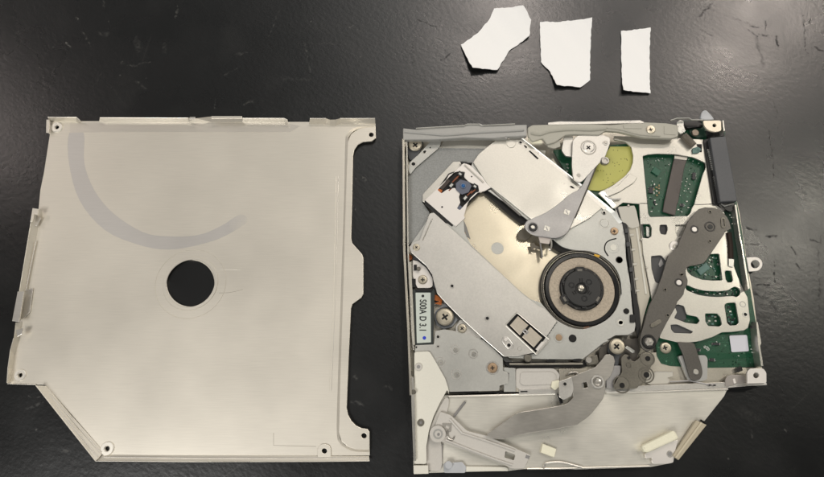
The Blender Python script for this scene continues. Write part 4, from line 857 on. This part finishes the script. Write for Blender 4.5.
annulus('pivot_ring', *q(TK,(208,272))[0], 7.3, 4.6*MM, 6.8*MM, .6, BLACK, dl, n=36, bev=.2); lathe('pivot_nut', *q(TK,(210,272))[0], 7.3, [(4.4*MM,0),(4.4*MM,.5),(3.4*MM,.8),(1.8*MM,.8),(1.6*MM,1.2),(0,1.3)], SMID, dl, 6)
plate('dark_edge_strip', q(TG,(52,62),(78,122),(98,158),(104,300),(134,477),(146,477),(116,290),(108,150),(88,112),(64,52)), 5.0, .8, mat('dark_edge_tone',(66,66,64)), D)  # dark strip paints the shaded gap under the traverse plate's right edge
plate('dark_edge_strip', [(640,204),(641.5,204),(645,256),(654,300),(652,301),(642.5,256)], 4.9, .4, mat('dark_edge_tone',(66,66,64)), D)  # dark strip along the main plate's left edge
for px_, py_ in ((641,240),(646,268),(628,206)): pin('post', px_, py_, 5.2, 1.3, .7, SMID, D)
# --- slider rack between the mechanisms
plate('rack_slider', [(618.6,206.5),(634.3,205.5),(636.5,215),(639.5,226.4),(644,262),(650,296),(643.5,318),(641,330),(638.5,320),(637,297),(631,240),(627,226.4),(620.7,222)], 4.8, 1.4, mat('rack_beige',(186,180,164)), D, bevel=.2)
plate('slider_cap', rnd(q(TG,(62,58),(140,50),(150,75),(165,150),(130,160),(105,150),(80,125)),1.2), 5.5, .8, mat('rack_pale',(196,192,180)), D)
tube_px('rack_rib', [(636.5,228),(641.5,262),(646,294)], 5.0, .4, CREAM, D)
for v in (190,260,330,400,455): plate('rack_tooth', rect(*q(TG,(128+ (v-190)*.1,v))[0],4.5,2.2,-8,.5), 5.3, .8, mat('rack_pale',(196,192,180)), D)
plate('black_rail', q(TG,(82,128),(100,135),(112,150),(125,250),(150,477))+q(TK,(165,120),(172,205),(160,250),(150,215),(130,60))+q(TG,(122,400),(100,220)), 5.9, 1.6, BLACK, D)
tube_px('rail_edge', q(TG,(108,150),(122,260),(146,470)), 6.0, .2, SMID, D)
for v in (165,230,350): plate('rail_block', rect(*q(TG,(104+(v-165)*.12,v+5))[0],3.6,4.4,-8,.6), 6.6, .6, mat('dark_grey_plastic',(72,72,72)), D)
plate('rail_block', rect(*q(TK,(132,160))[0],5,8,0,1), 6.2, 1, BLACK, D)
tube_px('wire_clip', cr(q(TG,(5,5),(35,20),(75,18)),3,False), 6.2, .35, SILV, D)
# --- mid plastic lever with hooks
plate('hook_shadow', circ(*q(TF,(92,140))[0], 6.6, 24, 5.6), 5.0, 1.5, mat('smoky_plastic_and_shade',(98,92,80),0,.5), D)  # dark disc painted as the shadow below the hooks
tube_px('hook_wire', cr(q(TF,(165,165),(170,195),(178,250)),3,False), 6.6, .3, GREYL, D); tube_px('hook_wire', cr(q(TF,(218,160),(222,190),(216,214),(208,208)),3,False), 7.0, .35, BRITE, D)
plate('hook_plate', q(TF,(120,182),(140,180),(145,192),(180,200),(178,258),(168,250),(165,212),(135,205),(140,218),(126,214)), 5.6, .5, mat('smoky_plastic_and_shade',(98,92,80),0,.5), D)
plate('hook_plate', rnd(q(TF,(160,150),(218,160),(212,186),(168,180)),.8), 7.2, .6, mat('pale_pink_plastic',(198,188,180)), D)
ml = plate('selector_lever', cr([(595.1,163.2),(597.2,164.6),(594,173),(588,188),(581,205),(574,220),(568.3,231.8),(562,236.4),(554.3,238.2),(545,237),(536.4,236),(529,232.6),(524.5,227),(526,221.6),(532,218.4),(544.8,213),(557.4,204.6),(570,194),(577.8,190),(582.5,184.2),(589.5,170.5)],3), 8.0, .9, GREYL, D, bevel=.25)
tube_px('lever_rib', [(596.5,165.5),(588,187),(575,218)], 8.0, .28, mat('dark_edge',(96,92,84),.3,.4), ml)
annulus('pivot_ring', *q(TF,(133,107))[0], 7.95, 2.4*MM, 4.4*MM, .4, BLACK, ml, n=32); pin('pivot', *q(TF,(132,107))[0], 8.0, 2.0, .5, BRITE, ml); ring_line(*q(TF,(133,107))[0], 5.4, 8.0, GREYL, ml)
for u, v in ((295,34),(200,112)):
    plate('window', rect(*q(TF,(u,v))[0], 5.8, 4.8, 20, .4), 8.12, .15, BRITE, ml); plate('window_bar', rect(*q(TF,(u,v))[0], 1.1, 4.2, -25), 8.2, .1, GREYL, ml)
lathe('roller', *q(TB,(473,224))[0], 7.6, [(0,0),(4.4*MM,0),(4.4*MM,1.2),(3.8*MM,1.5),(2.4*MM,1.5),(2.2*MM,1.2),(0,1.2)], SMID, D, 32)
# --- triangle bracket
tb = plate('pivot_bracket', rnd(q(TB,(322,122),(345,97),(470,95),(503,108),(500,140),(478,200),(368,318),(350,322),(325,305),(318,240)),2), 8.3, .8, SILV, D, bevel=.15)
annulus('pressed_ring', *q(TB,(398,155))[0], 8.25, 7.0*MM, 8.2*MM, .25, SMID, tb, n=40, bev=.1); screw(*q(TB,(398,155))[0], 8.1, 6.0, SILV, tb, rot=40, h=.5)
hole_dot(*q(TB,(478,132))[0], 8.38, 1.8, tb, m=SMID, ring=2.9); hole_dot(*q(TB,(352,287))[0], 8.38, 1.4, tb, m=SMID, ring=2.2)
plate('side_bracket', rnd(q(TB,(282,100),(325,100),(322,200),(290,196),(270,170)),1.5), 7.0, .8, SILV, D)
plate('corner_patch', q(TB,(160,165),(195,170),(190,200),(165,190)), 3.4, .5, CREAM, D)
# --- top rails
gr = plate('top_guide', rnd(q(TA,(38,62),(95,68),(180,58),(330,52),(345,45),(408,46),(418,52),(520,48),(572,46))+q(TB,(105,45),(106,100),(60,103),(0,104))+q(TA,(540,110),(470,112),(330,108),(200,117),(38,118)),1), 8.4, 2.2, GREYP, D, bevel=.4)
tube_px('guide_ridge', cr(q(TA,(45,80),(180,92),(250,96),(400,84),(572,76))+q(TB,(90,72)),3,False), 8.5, .45, GREYP, gr)
tube_px('rail_lip', q(TA,(100,64),(330,50),(345,44),(405,44),(415,50),(572,43)), 8.8, .25, BRITE, gr)
bg_ = plate('top_lever', rnd([(527.6,127.6),(532.3,124.9),(557.4,124.2),(584.7,123.4),(609.8,124.8),(642.7,122),(665.8,123),(678.4,125),(678.4,136.4),(672,138.5),(643.8,137.5),(617.6,131.5),(605.6,130.7),(599.4,135),(574.2,134.3),(565.8,135),(555.3,142.3),(547,144.4),(542.7,138.5),(532.3,141.8),(528,136)],1.4), 8.9, 1.6, BEIGEP, D, bevel=.35)
tube_px('lever_ridge', cr([(531,133),(540,134.5),(550,131.5),(570,129.5),(590,130),(606,128.6)],4,False), 9.0, .6, BEIGEP, bg_)
tube_px('lever_ridge', cr([(607,128),(620,129.5),(640,134.5),(660,136)],4,False), 9.0, .35, BEIGEP, bg_)
plate('lever_pocket', rnd([(623,125),(642,124),(642,128.6),(624,128.4)],.8), 9.1, .25, BEIGEP, bg_); plate('lever_pocket', rnd([(664,125.5),(676,126.5),(676,135),(664,134)],.8), 9.1, .25, BEIGEP, bg_)
plate('lever_end', rnd(q(TB,(118,108),(176,118),(180,136),(130,136),(110,112)),1), 8.2, 1, CREAM2, bg_)
plate('lever_foot', rnd(q(TB,(200,140),(262,120),(265,150),(235,160),(205,152)),1), 8.0, .8, BEIGEP, bg_)
screw(*q(TC,(218,117))[0], 9.0, 4.8, None, bg_, rot=10, h=.4)
plate('top_rail', [(548,122.6),(560,121.4),(592,121.6),(610,120.8),(640,120.2),(644,122),(644,123.2),(560,124.6),(548,124.8)], 9.0, 1.2, SILV, D)
plate('black_clip', q(TB,(68,78),(95,75),(100,105),(72,98)), 6.6, 1.5, BLACK, D)
# --- top right corner
s3 = 7.943
def z3(*p): return [(665+u/s3, 105+v/s3) for u, v in p]
plate('corner_board', z3((130,125),(300,125),(480,215),(470,250),(300,262),(240,262),(150,230)), 4.2, .6, PCB, D)
plate('corner_block', z3((150,128),(285,124),(300,170),(180,185),(150,160)), 6.6, 2, BLACK, D); plate('corner_block', z3((190,185),(300,175),(340,250),(260,262),(200,240)), 5.2, .8, mat('dark_green_part',(22,48,36)), D)
plate('corner_block', z3((320,205),(468,200),(470,245),(340,262)), 5.4, 1, BLACK, D)
tube_px('frame_edge', z3((42,126),(95,108),(190,106),(212,120),(300,120)), 8.8, .35, BRITE, D)
cyl('stud', *z3((236,225))[0], 6.0, 3.6*MM, .8, mat('brown_stud',(128,116,104),.5,.4), D)
ct = plate('screw_tab', rnd(z3((300,124),(445,122),(448,205),(400,215),(350,205),(312,170)),2), 8.5, .8, mat('cream_metal',(226,216,196),.4,.4), D, holes=[circ(*z3((392,162))[0],1.9,14)])
cyl('tab_bore', *z3((392,162))[0], 6, 1.9*MM, 1.4, HOLE, D)
plate('clear_lug', cr(z3((292,115),(285,85),(300,48),(325,40),(350,60),(384,100),(380,116)),3), 7.8, 1.8, CRYS, D, bevel=.4)
plate('latch_plate', rnd(z3((90,140),(120,118),(150,130),(148,165),(165,210),(130,230),(105,215),(95,180)),1), 7.4, .7, SOLD, D)
# coil spring
a0 = P(*z3((150,240))[0], 6.6); a1 = P(*z3((228,322))[0], 6.6)
ax = (a1-a0); up = Vector((0,0,1)); sd = ax.cross(up).normalized(); pts = []
for i in range(15*12+1):
    t = i/(15*12); a = 2*math.pi*15*t; pts.append(a0+ax*t+(sd*math.cos(a)+up*math.sin(a))*1.15)
tube('coil_spring', pts, .22, mat('spring_steel',(150,142,130),.8,.3), D)
plate('spring_anchor', rnd(z3((215,345),(260,330),(290,350),(270,380),(220,385)),1), 5.9, .5, mat('teal_grey',(84,112,106)), D); plate('slot', z3((250,310),(292,310),(292,375),(276,375),(276,345),(255,330)), 5.42, .1, HOLE, D)
# connector
cn = plate('connector_shell', rnd([(709.8,137.6),(725.4,136),(737.4,201),(720.2,201.8)],1), 8.0, 4.4, CONN, D, bevel=.3)
cp = plate('pin_row', [(703.6,140),(710,138),(720.6,201),(724,205.5),(713.5,204.5)], 6.0, 3, BLACK, D)
for i in range(26):
    if 11 <= i <= 13: continue
    t = i/26; plate('contact_pin', rect(708.4+t*11.0, 150+t*50, 2.0, 1.0, 10), 6.6, .6, SOLD, cp, bevel=.03)
plate('latch_block', rnd(q(TH,(188,66),(262,62),(268,84),(240,105),(215,92)),.8), 6.6, 1.2, BLACK, D); tube_px('wire_clip', q(TH,(195,66),(212,78),(255,66)), 7.0, .3, SOLD, D)
plate('side_board', [(722,206),(735,206),(740,238),(741,246),(748,289),(741,290),(731,255)], 4.6, 2.2, mat('dark_green_part',(22,48,36)), D)
for (x, y) in q(TH,(238,118),(270,170),(250,160),(290,262),(278,285),(246,130)): plate('solder_pad', rect(x, y, 1.5, 1.1, 0), 5.0, .3, SOLD, D)
tube_px('spring_rod', q(TH,(232,205),(240,262),(242,328)), 5.6, .95, mat('dark_spring',(64,54,48),.6,.35), D)
plate('rod_end', rnd(q(TH,(232,325),(258,330),(256,370),(232,362)),1), 5.9, .7, SOLD, D)
plate('black_strip', q(TH,(206,210),(222,205),(236,330),(222,325)), 5.0, 1.2, BLACK, D)
for (x, y) in q(TL,(325,212),(350,206),(340,225)): plate('solder_pad', rect(x, y, 2.4, 2, 0), 4.4, .8, CHIP, D)
# side ear
ear = q(TH,(312,322),(352,321)); 
ex, ey = q(TH,(357,354))[0]
pts_e = [q(TH,(316,322))[0]] + [(ex+7.6*math.cos(t), ey+7.1*math.sin(t)) for t in [R(-90+180*k/14) for k in range(15)]] + [q(TH,(328,389))[0]]
plate('side_ear', pts_e, 2.8, .7, WHITE, D, holes=[circ(ex+.3, ey, 4.3, 24, 4.1)], bevel=.12)
# --- front tray hardware
cbp = plate('roller_bracket', rnd(q(TO,(190,365),(240,345),(300,310),(350,300),(332,362),(326,408),(300,414),(230,416),(222,402),(225,385),(195,390)),1.2), 5.2, .9, WHITE, D)
hole_dot(*q(TO,(308,368))[0], 5.3, 1.8, cbp, m=GREYL, ring=2.8, rm=SILV)
plate('roller_cushion', rnd(q(TO,(174,330),(325,255),(338,262),(352,290),(346,298),(205,362),(186,358)),1.6), 7.4, 2.2, CREAM2, D, bevel=.6)
plate('roller_strip', q(TO,(436,206),(486,229),(352,397),(322,375)), 5.8, 1.4, mat('beige_strip',(178,168,146),0,.5), D, bevel=.3)
tube_px('strip_ridge', q(TO,(460,218),(337,386)), 6.0, .4, mat('beige_strip2',(200,190,166),0,.5), D)
plate('strip_gap', q(TO,(458,202),(480,216),(474,222),(454,208)), 4.2, .4, HOLE, D)

# ------------------------------------------------------------------ paper slips
def slip(name, poly, label, z=.35):
    rg = []
    for i in range(len(poly)):
        a_, b_ = Vector(poly[i-1]), Vector(poly[i]); n_ = max(1, int((b_-a_).length/2.5)); nn = Vector((-(b_-a_).y, (b_-a_).x)).normalized()
        for k_ in range(n_): rg.append(tuple(a_+(b_-a_)*k_/n_ + (nn*random.uniform(-.35,.35) if k_ else Vector((0,0)))))
    poly = rg; o = plate(name, poly, z, .2, PAPER, None, bevel=.0); o['label'] = label; o['category'] = 'paper'; o['group'] = 'blank white paper slips above the drive'
    return o
slip('paper_slip', [(461,45),(478,33),(489,20),(494,9),(522,10),(530,23),(529,37),(509,51),(497,71),(472,71),(466,58)], 'torn slanting slip of blank white paper, leftmost of the three on the table')
slip('paper_slip', [(540,22),(590,22),(590,80),(580,88),(556,87),(550,72),(541,62)], 'squarish piece of blank white paper, middle one of the three on the table')
slip('paper_slip', [(621,31),(649,30),(650,94),(622,92)], 'narrow upright strip of blank white paper, rightmost of the three on the table')
finalize()
for o in [x for x in bpy.data.objects if x.type == 'MESH' and x.name.startswith('paper_slip')]:
    b_ = bmesh.new(); b_.from_mesh(o.data)
    bmesh.ops.triangulate(b_, faces=b_.faces); 
    for _ in range(3): bmesh.ops.subdivide_edges(b_, edges=[e for e in b_.edges if e.calc_length() > .0025], cuts=1, use_grid_fill=True); bmesh.ops.triangulate(b_, faces=b_.faces)
    xs = [v.co.x for v in b_.verts]; ys = [v.co.y for v in b_.verts]; cx_, cy_ = (min(xs)+max(xs))/2, (min(ys)+max(ys))/2
    for v in b_.verts:
        dx, dy = v.co.x-cx_, v.co.y-cy_
        v.co.z += max(0, (dx*.8+dy*.6)-.004)**2*14 + max(0, (-dx*.5-dy*.85)-.006)**2*16 + .00012*(1+math.sin(dx*600+dy*380))
    b_.to_mesh(o.data); b_.free()
for o in bpy.data.objects:                       # put the loose papers' origins on themselves
    if o.type == 'MESH' and o.parent is None and o.name.startswith('paper_slip'):
        c = sum((v.co for v in o.data.vertices), Vector())/len(o.data.vertices); c.z = 0
        o.data.transform(Matrix.Translation(-c)); o.location = c
